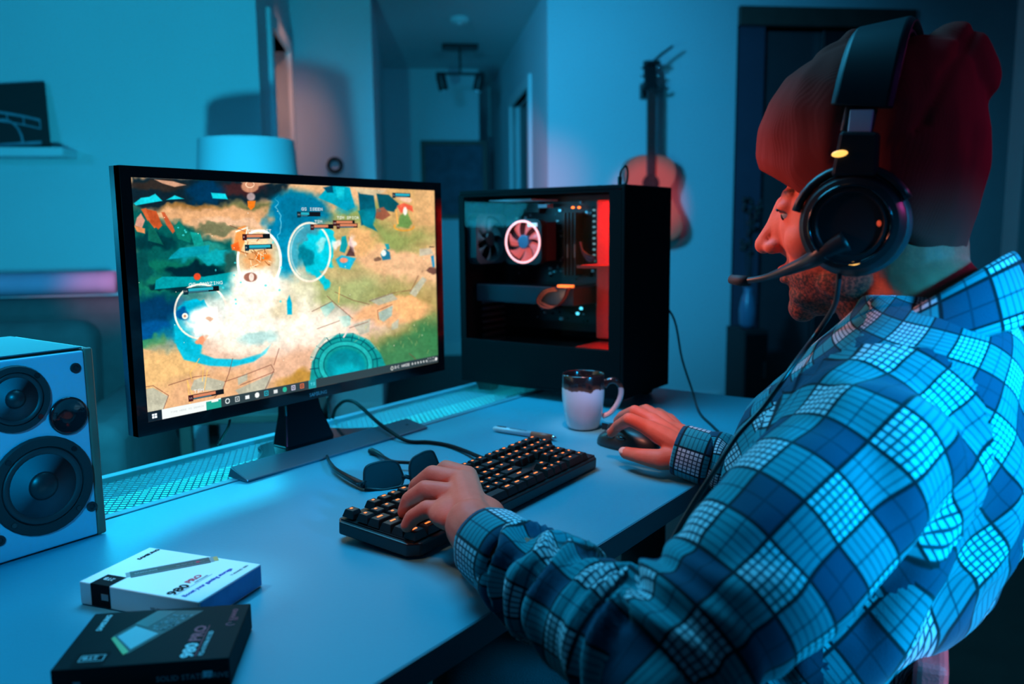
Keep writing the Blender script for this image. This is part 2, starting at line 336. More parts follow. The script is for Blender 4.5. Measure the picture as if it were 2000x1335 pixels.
# ---- table lamp with drum shade on a side table
TL = 3.05
sl, zl = onT(481, 274, TL); base = rw(sl, TL, FLOOR+0.50)
t = thing('table_lamp', base, 'table lamp with a wide pale drum shade behind the monitor', 'lamp')
Mq = Matrix.Translation((base.x, base.y, 0))
ztop = zl; 
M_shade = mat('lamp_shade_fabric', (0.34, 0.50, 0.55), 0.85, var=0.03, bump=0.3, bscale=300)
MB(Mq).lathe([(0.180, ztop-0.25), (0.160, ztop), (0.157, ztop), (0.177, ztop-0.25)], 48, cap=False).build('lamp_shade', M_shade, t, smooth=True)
sp = MB(Mq)
for k in range(3): a = 2*PI*k/3; sp.tube([(0, 0, ztop-0.03), (0.158*math.cos(a), 0.158*math.sin(a), ztop-0.02)], 0.003, 6)
sp.build('spider', M_chrome, t)
zb = FLOOR+0.50
MB(Mq).tube([(0, 0, zb+0.30), (0, 0, ztop-0.02)], 0.008).build('pole', M_chrome, t)
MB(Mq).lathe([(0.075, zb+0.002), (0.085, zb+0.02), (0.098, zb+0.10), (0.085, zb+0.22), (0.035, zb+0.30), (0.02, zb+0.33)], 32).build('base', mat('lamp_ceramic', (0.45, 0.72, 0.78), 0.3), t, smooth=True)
t = thing('side_table', rw(sl, TL, FLOOR), 'small dark side table carrying the drum lamp', 'table')
Mq = Matrix.Translation(rw(sl, TL, 0)) @ MR
MB(Mq).bb(-0.24, 0.24, -0.22, 0.22, zb-0.03, zb).build('table_top', M_brown, t, bevel=0.004)
for a in (-1, 1):
    for c_ in (-1, 1): MB(Mq).bb(a*0.21-0.018, a*0.21+0.018, c_*0.19-0.018, c_*0.19+0.018, FLOOR, zb-0.03).build('leg', M_brown, t)
# ---- sofa under the shelf, seen between the speaker and the monitor
TS = 2.6
s0, zs = onT(120, 606, TS); st = rw(-2.4, TS, FLOOR)
t = thing('sofa', st, 'grey-brown fabric sofa along the left wall behind the monitor', 'sofa')
M_sofa = mat('sofa_fabric', (0.055, 0.05, 0.055), 0.9, var=0.25, vscale=20, bump=0.5, bscale=400)
Mq = Matrix.Translation(rw(s0-0.40, TS, 0)) @ MR @ Matrix.Rotation(math.radians(4), 4, 'Z')
MB(Mq).bb(-1.5, 0.50, -0.30, 0.55, FLOOR+0.08, FLOOR+0.28).build('base', M_sofa, t, bevel=0.03, seg=3)
for k in range(3):
    x = -1.45+k*0.63
    MB(Mq).bb(x, x+0.60, -0.34, 0.30, FLOOR+0.28, FLOOR+0.45).build('seat_cushion', M_sofa, t, bevel=0.05, seg=4, smooth=True)
    MB(Mq @ Matrix.Rotation(math.radians(-8), 4, 'X')).bb(x, x+0.60, 0.18, 0.36, FLOOR+0.43, zs-0.02).build('back_cushion', M_sofa, t, bevel=0.06, seg=4, smooth=True)
MB(Mq).bb(-1.5, 0.50, 0.40, 0.58, FLOOR+0.28, zs+0.0).build('backrest', M_sofa, t, bevel=0.05, seg=4, smooth=True)
MB(Mq).bb(0.44, 0.62, -0.36, 0.58, FLOOR+0.06, FLOOR+0.60).build('armrest', M_sofa, t, bevel=0.05, seg=4, smooth=True)
for a in (-1.4, 0.5): MB(Mq).bb(a-0.03, a+0.03, -0.28, -0.22, FLOOR, FLOOR+0.08).build('leg', M_brown, t)
MB(Mq).tube(spline([(-1.45, 0.49, zs+0.042), (-0.9, 0.49, zs+0.045), (-0.3, 0.49, zs+0.048), (0.1, 0.50, zs+0.048), (0.42, 0.50, zs+0.050)], 6), [0.05]*25, 12, flat=0.8).build('rolled_blanket', mat('blanket_mauve', (0.42, 0.22, 0.34), 0.95, var=0.15, bump=0.5, bscale=200), label='mauve rolled blanket lying along the top of the sofa back', cat='blanket', smooth='all')
# ---- guitar hanging on the rear wall
TG = TP-0.09
gs, gz = onT(1266, 388, TG)
t = thing('acoustic_guitar', rw(gs, TG, gz-0.30), 'reddish acoustic guitar hanging by its head on the blue-lit rear wall', 'guitar')
M_gt = mat('guitar_top', (0.80, 0.20, 0.12), 0.35, var=0.12, vscale=10, coat=0.3)
M_gs = mat('guitar_sides', (0.38, 0.10, 0.06), 0.35)
Mg = Matrix.Translation(rw(gs, TG, gz)) @ MR @ Matrix.Rotation(math.radians(-0.5), 4, 'Y')
prof = [(0.185, 0.0), (0.150, 0.07), (0.075, 0.105), (0, 0.11)]
ctr = [(0.0, 0.245), (0.07, 0.242), (0.125, 0.215), (0.148, 0.165), (0.142, 0.11), (0.122, 0.06), (0.120, 0.02), (0.145, -0.04), (0.178, -0.10), (0.192, -0.155), (0.180, -0.205), (0.14, -0.238), (0.07, -0.252), (0, -0.255)]
cs = spline([(x, 0, z) for x, z in ctr], 3); poly = [(p.x, p.z) for p in cs] + [(-p.x, p.z) for p in cs[::-1]][1:-1]
Mx = Mg @ Matrix(((1, 0, 0, 0), (0, 0, 1, 0), (0, 1, 0, 0), (0, 0, 0, 1)))   # prism z -> depth
MB(Mx).prism(poly[::-1], -0.048, 0.05).build('body_sides', M_gs, t, bevel=0.004)
MB(Mx).prism([(x*0.985, z*0.985) for x, z in poly[::-1]], -0.0515, -0.048).build('soundboard', M_gt, t)
MB(Mx).lathe([(0.05, -0.053), (0.05, -0.0518)], 32, M=Matrix.Translation((0, 0.085, 0))).build('sound_hole', M_dark, t)
MB(Mg).bb(-0.06, 0.06, -0.062, -0.051, -0.135, -0.115).build('bridge', M_dark, t, bevel=0.003)
MB(Mg).bb(-0.026, 0.026, -0.066, -0.048, 0.13, 0.60).build('neck', mat('fretboard', (0.03, 0.018, 0.02), 0.5), t, bevel=0.003)
MB(Mg @ Matrix.Translation((0, -0.05, 0.60)) @ Matrix.Rotation(math.radians(-12), 4, 'X')).bb(-0.037, 0.037, -0.008, 0.008, 0, 0.17).build('headstock', M_dark, t, bevel=0.006)
for a in (-1, 1):
    for k in range(3):
        MB(Mg @ Matrix.Translation((a*0.047, -0.035, 0.635+k*0.045))).ell((0, 0, 0), (0.012, 0.006, 0.009), n=10, k=6).build('tuning_peg', M_chrome, t, smooth='all')
st_ = MB(Mg)
for k in range(6): x = -0.018+k*0.0072; st_.tube([(x, -0.069, -0.12), (x*0.9, -0.069, 0.61)], 0.0006, 4)
st_.build('strings', M_chrome, t)
t = thing('guitar_hanger', rw(gs, TP, gz+0.58), 'black wall hook holding the guitar by its neck', 'wall hook')
MB(Mg).bb(-0.03, 0.03, 0.04, 0.088, 0.57, 0.66).build('wall_plate', M_black, t, bevel=0.004)
for a in (-1, 1): MB(Mg).tube([(0, 0.04, 0.60), (a*0.045, 0.0, 0.598), (a*0.052, -0.06, 0.600), (a*0.05, -0.075, 0.615)], 0.009, 8).build('prong', M_black, t, smooth='all')
t = thing('capo', rw(gs, TG, gz+0.70), 'black clamp capo sticking out from the guitar headstock', 'capo')
MB(Mg).tube([(0.0, -0.07, 0.745), (0.05, -0.075, 0.79), (0.115, -0.075, 0.835)], [0.014, 0.013, 0.011], 8, flat=0.6).build('handle', M_black, t, smooth='all')
MB(Mg).bb(-0.045, 0.045, -0.085, -0.068, 0.735, 0.757).build('clamp_bar', M_black, t, bevel=0.004)
# ---- stems, bottle and low cabinet built in place of reflections in the closet doors
TV = 4.4
sv, zv = onT(1450, 560, TV)
zcab = onT(1450, 640, TV)[1]
t = thing('reflection_cabinet', rw(sv, TV, FLOOR), 'low black cabinet before the closet, standing for a reflection in its doors', 'cabinet')
Mq = Matrix.Translation(rw(sv, TV, 0)) @ MR
sw = 0.052
MB(Mq).bb(-0.035, 0.10, -0.13, 0.13, FLOOR+0.02, zcab).build('body', M_blackm, t, bevel=0.004)
MB(Mq).bb(-0.03, 0.095, -0.142, -0.13, FLOOR+0.10, zcab-0.02).build('door', M_blackg, t, bevel=0.003)
MB(Mq).bb(0.07, 0.078, -0.158, -0.142, -0.45, -0.36).build('handle', M_chrome, t)
t = thing('reflection_vase', rw(sv+0.03, TV, zcab), 'blue-grey glass bottle on the low cabinet, standing for a reflection in the closet doors', 'reflection_vase')
Mq2 = Matrix.Translation(rw(sv+0.035, TV, zcab+0.001))
MB(Mq2).lathe([(0.028, 0), (0.044, 0.02), (0.048, 0.10), (0.035, 0.17), (0.022, 0.20), (0.027, 0.225)], 24).build('vase_body', mat('vase_glaze', (0.10, 0.20, 0.32), 0.25), t, smooth='all')
t = thing('reflection_stems', rw(sv+0.035, TV, zcab+0.2), 'dried dark stems and seed heads standing for a reflection in the closet doors', 'dried plant')
rnd = random.Random(4); stm = MB(Mq2)
for k in range(9):
    a = rnd.uniform(0, 2*PI); L = rnd.uniform(0.25, 0.52); sp_ = rnd.uniform(0.02, 0.07)
    P = spline([(0, 0, 0.05), (0.008*math.cos(a), 0.008*math.sin(a), 0.21), (sp_*0.5*math.cos(a), sp_*0.5*math.sin(a), 0.22+L*0.5), (sp_*math.cos(a), sp_*math.sin(a), 0.2+L)], 4)
    stm.tube(P, 0.0022, 5)
    hd = MB(Mq2)
    for q in range(6): hd.ell(P[-1]+Vector((rnd.uniform(-.018, .018), rnd.uniform(-.018, .018), rnd.uniform(-.06, .01))), (0.013, 0.013, 0.017), n=8, k=5)
    hd.build('seed_head', M_dark, t, smooth='all')
stm.build('stalks', M_dark, t)
# ================================================================ desk
YF, YT, YR, XR, XL = 0.475, 1.053, 1.238, 1.7525, -0.25
desk = thing('desk', (0.75, 0.85, FLOOR), 'blue-lit pale laminate desk with a steel mesh tray along its rear edge', 'desk')
MB().bb(XL, XR, YF, YT-0.002, -0.03, 0).build('desktop', M_desk, desk, bevel=0.0015)
MB().bb(XL, XR, YF-0.0015, YF, -0.0295, -0.0005).build('edge_band', M_deskedge, desk)
MB().bb(XL, XR, YT, YT+0.016, -0.03, 0.001).bb(XL, XR, YR-0.018, YR, -0.03, 0.004).bb(XR-0.012, XR, YT, YR, -0.03, 0.001).bb(XL, XL+0.012, YT, YR, -0.03, 0.001).build('tray_frame', mat('tray_frame_grey', (0.16, 0.30, 0.36), 0.45), desk, bevel=0.001)
b = MB(); dx = 0.0128; y0, y1 = YT+0.015, YR-0.017; dY = y1-y0; run = dY/0.0075*dx/2
n = int((XR-XL)/dx)+int(run/dx)+2
for sgn in (1, -1):
    for k in range(-int(run/dx)-1, int((XR-XL)/dx)+1):
        xa = XL+k*dx; xb = xa+run
        if sgn < 0: p, q = Vector((xb, y0, -0.004)), Vector((xa, y1, -0.004))
        else: p, q = Vector((xa, y0, -0.0045)), Vector((xb, y1, -0.0045))
        # clip to the tray
        def cl(p, q, X, keep):
            a, c_ = (p.x-X)*keep, (q.x-X)*keep
            if a < 0 and c_ < 0: return None
            if a < 0: p = p+(q-p)*(-a/(c_-a))
            if c_ < 0: q = q+(p-q)*(-c_/(a-c_))
            return p, q
        r = cl(p, q, XL, 1)
        if r: r = cl(*r, XR, -1)
        if r and (r[1]-r[0]).length > 0.003: b.tube(r, 0.0011, 4, flat=0.7)
tag(b.build('mesh_panel', M_mesh, desk), kind='stuff')
MB().bb(XL+0.01, XR-0.01, y0, y1, -0.072, -0.07).bb(XL+0.01, XR-0.01, y0-0.003, y0, -0.07, -0.012).bb(XL+0.01, XR-0.01, y1, y1+0.003, -0.07, -0.012).build('tray_sheet', M_tray, desk)
for x in (XL+0.08, XR-0.12):
    MB().bb(x-0.03, x+0.03, YF+0.10, YR-0.06, -0.07, -0.031).build('rail', M_blackm, desk)
    MB().bb(x-0.03, x+0.03, 0.78, 0.86, FLOOR+0.03, -0.07).build('leg', M_blackm, desk)
    MB().bb(x-0.03, x+0.03, YF+0.06, YR-0.04, FLOOR, FLOOR+0.03).build('foot', M_blackm, desk, bevel=0.005)

# ================================================================ monitor
MX, MY, MZ, MW, MH = 0.6162, 1.0925, 0.0883, 0.660, 0.3745
mon = thing('monitor', (MX+MW/2, MY+0.03, 0.001), 'large black widescreen monitor showing a bright overhead fantasy battle game', 'monitor')
SX0, SX1, SZ0, SZ1 = 0.632, 1.257, 0.107, 0.4475
b = MB()
for (x0, x1, z0, z1) in ((MX, SX0, MZ, MZ+MH), (SX1, MX+MW, MZ, MZ+MH), (SX0, SX1, MZ, SZ0), (SX0, SX1, SZ1, MZ+MH)): b.bb(x0, x1, MY, MY+0.014, z0, z1)
b.build('bezel', M_blackg, mon)
MB().bb(MX, MX+0.0006, MY+0.001, MY+0.026, MZ, MZ+MH).build('side_trim', mat('side_trim_grey', (0.10, 0.16, 0.22), 0.4, metal=0.4), mon)
prof = [(MX+0.0008, MY+0.014), (MX+MW, MY+0.014), (MX+MW, MY+0.024), (MX+MW-0.10, MY+0.05), (MX+0.10, MY+0.05), (MX+0.0008, MY+0.024)]
MB().prism(prof, MZ+0.001, MZ+MH-0.001).build('back_shell', M_black, mon, bevel=0.003)
b = MB()
for k in range(60): x = MX+0.03+k*0.0053; b.bb(x, x+0.0028, MY+0.006, MY+0.010, MZ-0.0008, MZ+0.0004)
tag(b.build('speaker_grille', mat('grille_grey', (0.5, 0.55, 0.55), 0.4), mon), kind='stuff')
# ---- the picture on the screen
W_, H_ = 1300, 708
uu, vv = np.meshgrid((np.arange(W_)+0.5)/W_, (np.arange(H_)+0.5)/H_)
WX = SX0+uu*(SX1-SX0); WZ = SZ1-vv*(SZ1-SZ0)
dxw, dyw, dzw = WX, np.full_like(WX, MY), WZ-CH
zf = dxw*fwd.x+dyw*fwd.y+dzw*fwd.z
qa = (dxw*X_.x+dyw*X_.y+dzw*X_.z)/zf*F; qb = (dxw*Y_.x+dyw*Y_.y+dzw*Y_.z)/zf*F
PX, PY = 1000+qa, 667.5-qb
rng = np.random.RandomState(3)
def vnoise(cell, seed, px=PX, py=PY):
    r = np.random.RandomState(seed); g = r.rand(96, 128)
    x = (px-200)/cell+3; y = (py-300)/cell+3; xi = np.floor(x).astype(int); yi = np.floor(y).astype(int); fx = x-xi; fy = y-yi
    fx = fx*fx*(3-2*fx); fy = fy*fy*(3-2*fy); xi %= 127; yi %= 95
    return (g[yi, xi]*(1-fx)+g[yi, xi+1]*fx)*(1-fy)+(g[yi+1, xi]*(1-fx)+g[yi+1, xi+1]*fx)*fy
n1, n2, n3, n4 = vnoise(26, 1), vnoise(26, 2), vnoise(8, 3), vnoise(8, 4)
WPX = PX+(n1-.5)*22+(n3-.5)*9; WPY = PY+(n2-.5)*16+(n4-.5)*7
img = np.zeros((H_, W_, 3)); img[:] = np.array((222, 176, 132))/255
def ss(x): x = np.clip(x, 0, 1); return x*x*(3-2*x)
def comp(a, col, reg=None):
    c_ = np.array(col)/255.0
    if reg is None: img[:] = img*(1-a[..., None])+c_*a[..., None]
    else: img[reg] = img[reg]*(1-a[..., None])+c_*a[..., None]
def blob(x, y, rx_, ry_, col, soft=0.5, al=1.0, ang=0, warp=True):
    A, B = (WPX, WPY) if warp else (PX, PY); c_, s_ = math.cos(math.radians(ang)), math.sin(math.radians(ang))
    X, Y = A-x, B-y; d = np.sqrt(((X*c_+Y*s_)/rx_)**2+((-X*s_+Y*c_)/ry_)**2)
    comp(ss((1+soft*0.5-d)/max(soft, 1e-3))*al, col)
def seg_d(A, B, p, q):
    vx, vy = q[0]-p[0], q[1]-p[1]; t = np.clip(((A-p[0])*vx+(B-p[1])*vy)/(vx*vx+vy*vy+1e-9), 0, 1)
    return np.hypot(A-p[0]-t*vx, B-p[1]-t*vy)
def poly(P, col, soft=1.2, al=1.0, warp=False):
    xs = [p[0] for p in P]; ys = [p[1] for p in P]; pad = 30+soft
    m_ = (PX > min(xs)-pad) & (PX < max(xs)+pad) & (PY > min(ys)-pad) & (PY < max(ys)+pad)
    if not m_.any(): return
    r_, c_ = np.where(m_); reg = (slice(r_.min(), r_.max()+1), slice(c_.min(), c_.max()+1))
    A, B = (WPX[reg], WPY[reg]) if warp else (PX[reg], PY[reg]); ins = np.zeros(A.shape, bool); dm = np.full(A.shape, 1e9)
    for i in range(len(P)):
        p, q = P[i], P[(i+1) % len(P)]; dm = np.minimum(dm, seg_d(A, B, p, q))
        if p[1] != q[1]: ins ^= ((p[1] > B) != (q[1] > B)) & (A < (q[0]-p[0])*(B-p[1])/(q[1]-p[1])+p[0])
    comp(ss((np.where(ins, dm, -dm)/soft+1)/2)*al, col, reg)
def line(P, wd, col, al=1.0, soft=0.8):
    xs = [p[0] for p in P]; ys = [p[1] for p in P]; pad = wd+6
    m_ = (PX > min(xs)-pad) & (PX < max(xs)+pad) & (PY > min(ys)-pad) & (PY < max(ys)+pad)
    if not m_.any(): return
    r_, c_ = np.where(m_); reg = (slice(r_.min(), r_.max()+1), slice(c_.min(), c_.max()+1)); A, B = PX[reg], PY[reg]; dm = np.full(A.shape, 1e9)
    for p, q in zip(P[:-1], P[1:]): dm = np.minimum(dm, seg_d(A, B, p, q))
    comp(ss((wd/2-dm)/soft+0.5)*al, col, reg)
def ring(x, y, rx_, ry_, wd, col, al=1.0, a0=0, a1=360, soft=2):
    P = [(x+rx_*math.cos(math.radians(a0+(a1-a0)*i/40)), y+ry_*math.sin(math.radians(a0+(a1-a0)*i/40))) for i in range(41)]; line(P, wd, col, al, soft)
# ground and woods
blob(700, 470, 140, 60, (150, 160, 100), 0.9); blob(760, 440, 110, 45, (140, 155, 92), 0.7); blob(800, 400, 60, 50, (205, 165, 108), 0.8); blob(845, 390, 40, 60, (214, 170, 118), 0.8)
blob(640, 580, 160, 40, (165, 172, 116), 0.8, ang=-4); blob(800, 640, 90, 90, (150, 145, 88), 0.8); blob(850, 680, 60, 60, (60, 125, 80), 0.9); blob(790, 700, 60, 40, (70, 130, 85), 0.9)
blob(745, 505, 90, 26, (226, 178, 134), 0.6, ang=12); blob(830, 520, 70, 25, (224, 180, 138), 0.6); blob(700, 470, 40, 30, (228, 176, 118), 0.8)
poly([(250, 340), (560, 350), (548, 392), (440, 402), (250, 408)], (22, 42, 52), 8, warp=True); blob(300, 362, 60, 12, (52, 46, 42), 0.8); blob(470, 372, 50, 14, (66, 40, 42), 0.8); blob(400, 375, 40, 22, (10, 58, 90), 0.8)
blob(480, 410, 60, 14, (110, 112, 72), 0.9); blob(380, 408, 60, 9, (150, 110, 60), 0.9); blob(430, 422, 120, 16, (216, 164, 118), 0.7); blob(470, 436, 80, 10, (226, 182, 146), 0.8); blob(400, 448, 80, 8, (120, 120, 88), 0.8)
blob(585, 395, 45, 28, (6, 120, 150), 0.7); blob(560, 440, 38, 60, (0, 128, 168), 0.5); blob(600, 430, 55, 45, (0, 116, 150), 0.5); blob(560, 500, 34, 50, (0, 140, 175), 0.6); blob(650, 470, 30, 40, (190, 165, 110), 0.7)
poly([(256, 400), (300, 425), (350, 430), (400, 462), (455, 470), (480, 520), (478, 600), (440, 660), (350, 690), (262, 640)], (14, 92, 88), 9, warp=True)
for (x, y, a, c_, col) in [(300, 470, 45, 16, (8, 60, 66)), (330, 520, 50, 18, (18, 110, 92)), (290, 560, 40, 20, (24, 118, 96)), (420, 500, 55, 14, (20, 160, 168)), (380, 530, 60, 14, (8, 46, 56)), (440, 555, 45, 16, (14, 150, 165)), (340, 560, 50, 8, (12, 50, 58)), (400, 480, 34, 10, (40, 140, 130)), (460, 590, 34, 26, (0, 150, 168)), (310, 610, 66, 34, (6, 62, 100)), (300, 650, 50, 26, (0, 84, 140)), (400, 640, 60, 50, (0, 150, 180)), (340, 670, 40, 24, (20, 120, 150)), (290, 668, 40, 12, (60, 140, 100)), (450, 520, 20, 30, (40, 90, 84)), (275, 520, 16, 40, (14, 80, 80))]: blob(x, y, a, c_, col, 0.6)
poly([(305, 547), (318, 540), (400, 540), (470, 528), (468, 545), (400, 556), (303, 565)], (10, 150, 158), 1.5); poly([(334, 500), (352, 484), (410, 478), (408, 494), (352, 504), (330, 506)], (16, 150, 165), 2)
for P, col in [([(262, 397), (276, 386), (292, 384), (304, 378), (318, 392), (266, 401)], (28, 200, 214)), ([(326, 390), (342, 381), (360, 388)], (28, 200, 214)), ([(413, 376), (441, 378), (446, 389), (416, 387)], (28, 205, 218)),
               ([(276, 408), (286, 406), (310, 440), (302, 446), (288, 430)], (198, 98, 56)), ([(286, 408), (306, 412), (318, 440), (310, 448), (296, 436)], (186, 84, 44)), ([(316, 414), (322, 414), (344, 450), (338, 456), (326, 440)], (190, 92, 56)), ([(268, 425), (276, 416), (284, 430), (278, 446), (264, 440)], (206, 150, 130)), ([(262, 440), (284, 446), (284, 456), (268, 452)], (218, 140, 92)),
               ([(340, 444), (350, 432), (376, 458), (372, 474), (348, 466)], (20, 120, 104)), ([(372, 452), (392, 456), (400, 480), (380, 480)], (24, 150, 140)), ([(290, 430), (306, 452), (320, 478), (290, 470)], (20, 100, 88)),
               ([(302, 350), (340, 354), (364, 361), (342, 365), (318, 358)], (200, 152, 124)),
               ([(622, 386), (640, 366), (656, 360), (684, 366), (694, 404), (678, 412), (650, 398)], (6, 160, 182)), ([(632, 366), (650, 362), (652, 376), (640, 376)], (10, 80, 104)), ([(655, 364), (674, 366), (672, 392), (660, 388)], (30, 190, 206)), ([(700, 372), (730, 376), (736, 420), (726, 436), (706, 440)], (8, 90, 110)), ([(690, 366), (756, 372), (736, 382), (704, 378)], (206, 186, 150)), ([(736, 378), (760, 380), (780, 398), (770, 414), (742, 408)], (14, 84, 96)), ([(736, 408), (750, 404), (764, 420), (748, 430), (734, 426)], (150, 92, 70)), ([(700, 412), (712, 408), (730, 440), (738, 452), (712, 440)], (0, 120, 134))]: poly(P, col, 1.6)
blob(724, 425, 12, 12, (0, 130, 150), 0.8); blob(680, 400, 18, 18, (0, 140, 170), 0.8, al=.6)
# stone floor
blob(500, 690, 170, 50, (226, 190, 166), 0.7, ang=-8); blob(640, 640, 130, 40, (232, 196, 174), 0.7, ang=-8); blob(330, 730, 80, 55, (226, 182, 122), 0.7); blob(420, 760, 110, 40, (222, 172, 128), 0.7, ang=-10); blob(560, 720, 80, 34, (224, 178, 146), 0.8, ang=-10); blob(760, 610, 80, 20, (232, 176, 128), 0.6, ang=-6); blob(800, 600, 34, 26, (238, 180, 124), 0.6)
blob(590, 740, 50, 14, (186, 140, 64), 0.9, ang=-12)
for P in [[(286, 760), (300, 757), (330, 774), (320, 800), (300, 812), (288, 810)], [(380, 742), (400, 735), (440, 745), (436, 762), (372, 762)], [(465, 738), (484, 728), (484, 742), (466, 752)], [(460, 762), (536, 728), (520, 762), (470, 772)], [(626, 612), (650, 590), (688, 620), (680, 640), (660, 632)], [(690, 634), (724, 622), (722, 648), (704, 654)], [(740, 610), (768, 596), (766, 616), (750, 628), (742, 624)], [(722, 586), (766, 572), (778, 584), (740, 596)], [(800, 572), (826, 540), (834, 546), (812, 580)], [(766, 632), (780, 622), (778, 640), (766, 644)], [(820, 486), (842, 484), (848, 496), (820, 500)]]: poly(P, (178, 182, 164) if P[0][0] != 740 else (150, 182, 176), 1.3, al=.85)
for P in [[(626, 600), (648, 588), (655, 600), (636, 622)], [(660, 618), (684, 616), (686, 634), (672, 640)]]: poly(P, (120, 188, 180), 1.5, al=.8)
# crescents of light, bursts and bubbles
P = [(340, 632), (352, 640), (372, 668), (392, 690), (420, 700), (470, 702), (510, 690), (530, 672), (520, 690), (496, 706), (455, 716), (410, 714), (360, 702), (346, 676)]
poly(P, (24, 190, 216), 2.2, warp=False); blob(368, 668, 24, 34, (14, 182, 208), 0.4, ang=-20)
for (x, y, a, c_, al) in [(505, 560, 52, 42, 1), (460, 625, 70, 50, 1), (540, 620, 90, 44, .85), (600, 640, 80, 34, .7), (410, 620, 40, 40, .9), (490, 668, 70, 24, .5), (580, 590, 40, 50, .6)]: blob(x, y, a, c_, (255, 244, 226), 0.9, al)
blob(500, 660, 36, 14, (150, 205, 205), 0.9, .7); blob(560, 600, 26, 26, (206, 190, 150), 0.9, .6)
blob(604, 492, 41, 57, (150, 196, 196), 0.15, .45, warp=False); poly([(598, 452), (640, 446), (650, 470), (652, 520), (622, 532), (640, 548), (632, 560), (616, 548), (600, 520), (594, 490)], (14, 196, 214), 3, warp=True); blob(598, 500, 10, 22, (6, 130, 150), .5); blob(622, 476, 10, 14, (190, 232, 226), .6, .7)
ring(605, 492, 41, 57, 4, (255, 236, 214), .9); ring(605, 492, 36, 51, 3, (255, 240, 230), .4, 120, 250)
blob(507, 508, 42, 56, (250, 214, 170), 0.2, .8, warp=False); blob(500, 500, 34, 26, (222, 150, 88), .7, .75); blob(510, 502, 16, 9, (226, 120, 44), .6); blob(496, 478, 30, 9, (240, 210, 160), .8); ring(507, 508, 42, 58, 5, (255, 248, 236), .95); blob(510, 545, 36, 20, (255, 248, 236), .8)
for k in range(26):
    x, y = 480+rng.rand()*54, 468+rng.rand()*56; line([(x, y), (x+rng.randn()*7, y+rng.randn()*7)], 1.6, (150, 84, 40) if k % 2 else (255, 238, 200), .8)
blob(490, 541, 13, 9, (150, 92, 74), .3, .9, warp=False); blob(492, 541, 5, 8, (250, 226, 212), .3, 1, warp=False)
poly([(466, 444), (480, 440), (486, 456), (470, 492), (456, 486), (460, 462)], (236, 150, 80), 2); line([(462, 452), (484, 444), (480, 470)], 3, (255, 236, 210)); poly([(452, 478), (466, 472), (470, 490), (454, 488)], (232, 104, 40), 2)
blob(393, 608, 50, 52, (160, 205, 205), .12, .35, warp=False); poly([(352, 600), (378, 578), (404, 580), (412, 600), (392, 608), (380, 630), (366, 616), (356, 622)], (8, 176, 206), 2.5, warp=True); blob(362, 612, 12, 12, (8, 90, 150), .6); blob(362, 617, 6, 6, (255, 240, 220), .3, warp=False); blob(362, 617, 2.5, 2.5, (190, 130, 100), .3, warp=False); blob(402, 628, 30, 34, (255, 248, 240), .7); blob(404, 626, 5, 6, (224, 180, 150), .6)
ring(393, 608, 51, 53, 4, (255, 240, 222), .9); blob(398, 668, 10, 8, (236, 150, 110), .7)
poly([(561, 588), (566, 576), (571, 592), (571, 614), (562, 614)], (10, 176, 206), 1.5)
poly([(540, 355), (500, 365), (480, 360), (472, 356)], (190, 140, 110), 2); blob(489, 364, 17, 12, (198, 140, 110), .3, .95, warp=False); ring(489, 360, 8, 6, 1.6, (255, 214, 180)); blob(491, 384, 8, 8, (170, 150, 150), .5, warp=False); poly([(484, 392), (500, 392), (498, 404), (491, 410), (485, 404)], (240, 126, 34), 1.2)
# small generic figures
for (x, y) in [(678, 480), (672, 502)]: pass
poly([(668, 462), (676, 460), (680, 478), (674, 494), (664, 490)], (20, 160, 170), 1.2); poly([(682, 462), (690, 480), (694, 500), (676, 500), (684, 484)], (92, 66, 66), 1.4); blob(690, 474, 8, 16, (250, 220, 214), .8, .8); poly([(656, 506), (668, 498), (696, 504), (684, 526), (664, 522)], (30, 176, 208), 1.6); blob(672, 508, 8, 5, (240, 150, 120), .5, warp=False); blob(655, 480, 8, 10, (236, 230, 226), .7, .8)
poly([(752, 476), (760, 476), (762, 486), (756, 488)], (20, 150, 160), 1); poly([(744, 496), (752, 486), (762, 492), (764, 506), (748, 508)], (30, 120, 150), 1.4); blob(750, 494, 5, 6, (220, 228, 220), .4, warp=False); blob(744, 509, 7, 4, (130, 100, 80), .6)
poly([(776, 402), (790, 396), (806, 402), (808, 414), (796, 408), (784, 416)], (222, 96, 70), 1.4); poly([(782, 420), (796, 414), (806, 436), (798, 446), (776, 442)], (110, 150, 84), 2); ring(790, 442, 19, 8, 3, (226, 158, 60), .9, 0, 200); blob(790, 392, 9, 10, (240, 200, 180), .8, .8); line([(774, 410), (778, 436)], 3, (236, 176, 96)); blob(792, 412, 4, 8, (240, 230, 220), .5, warp=False)
poly([(842, 500), (848, 498), (850, 520), (846, 524)], (20, 140, 180), 1.2); line([(840, 482), (848, 482)], 2, (30, 40, 40)); blob(842, 528, 9, 4, (110, 80, 70), .5)
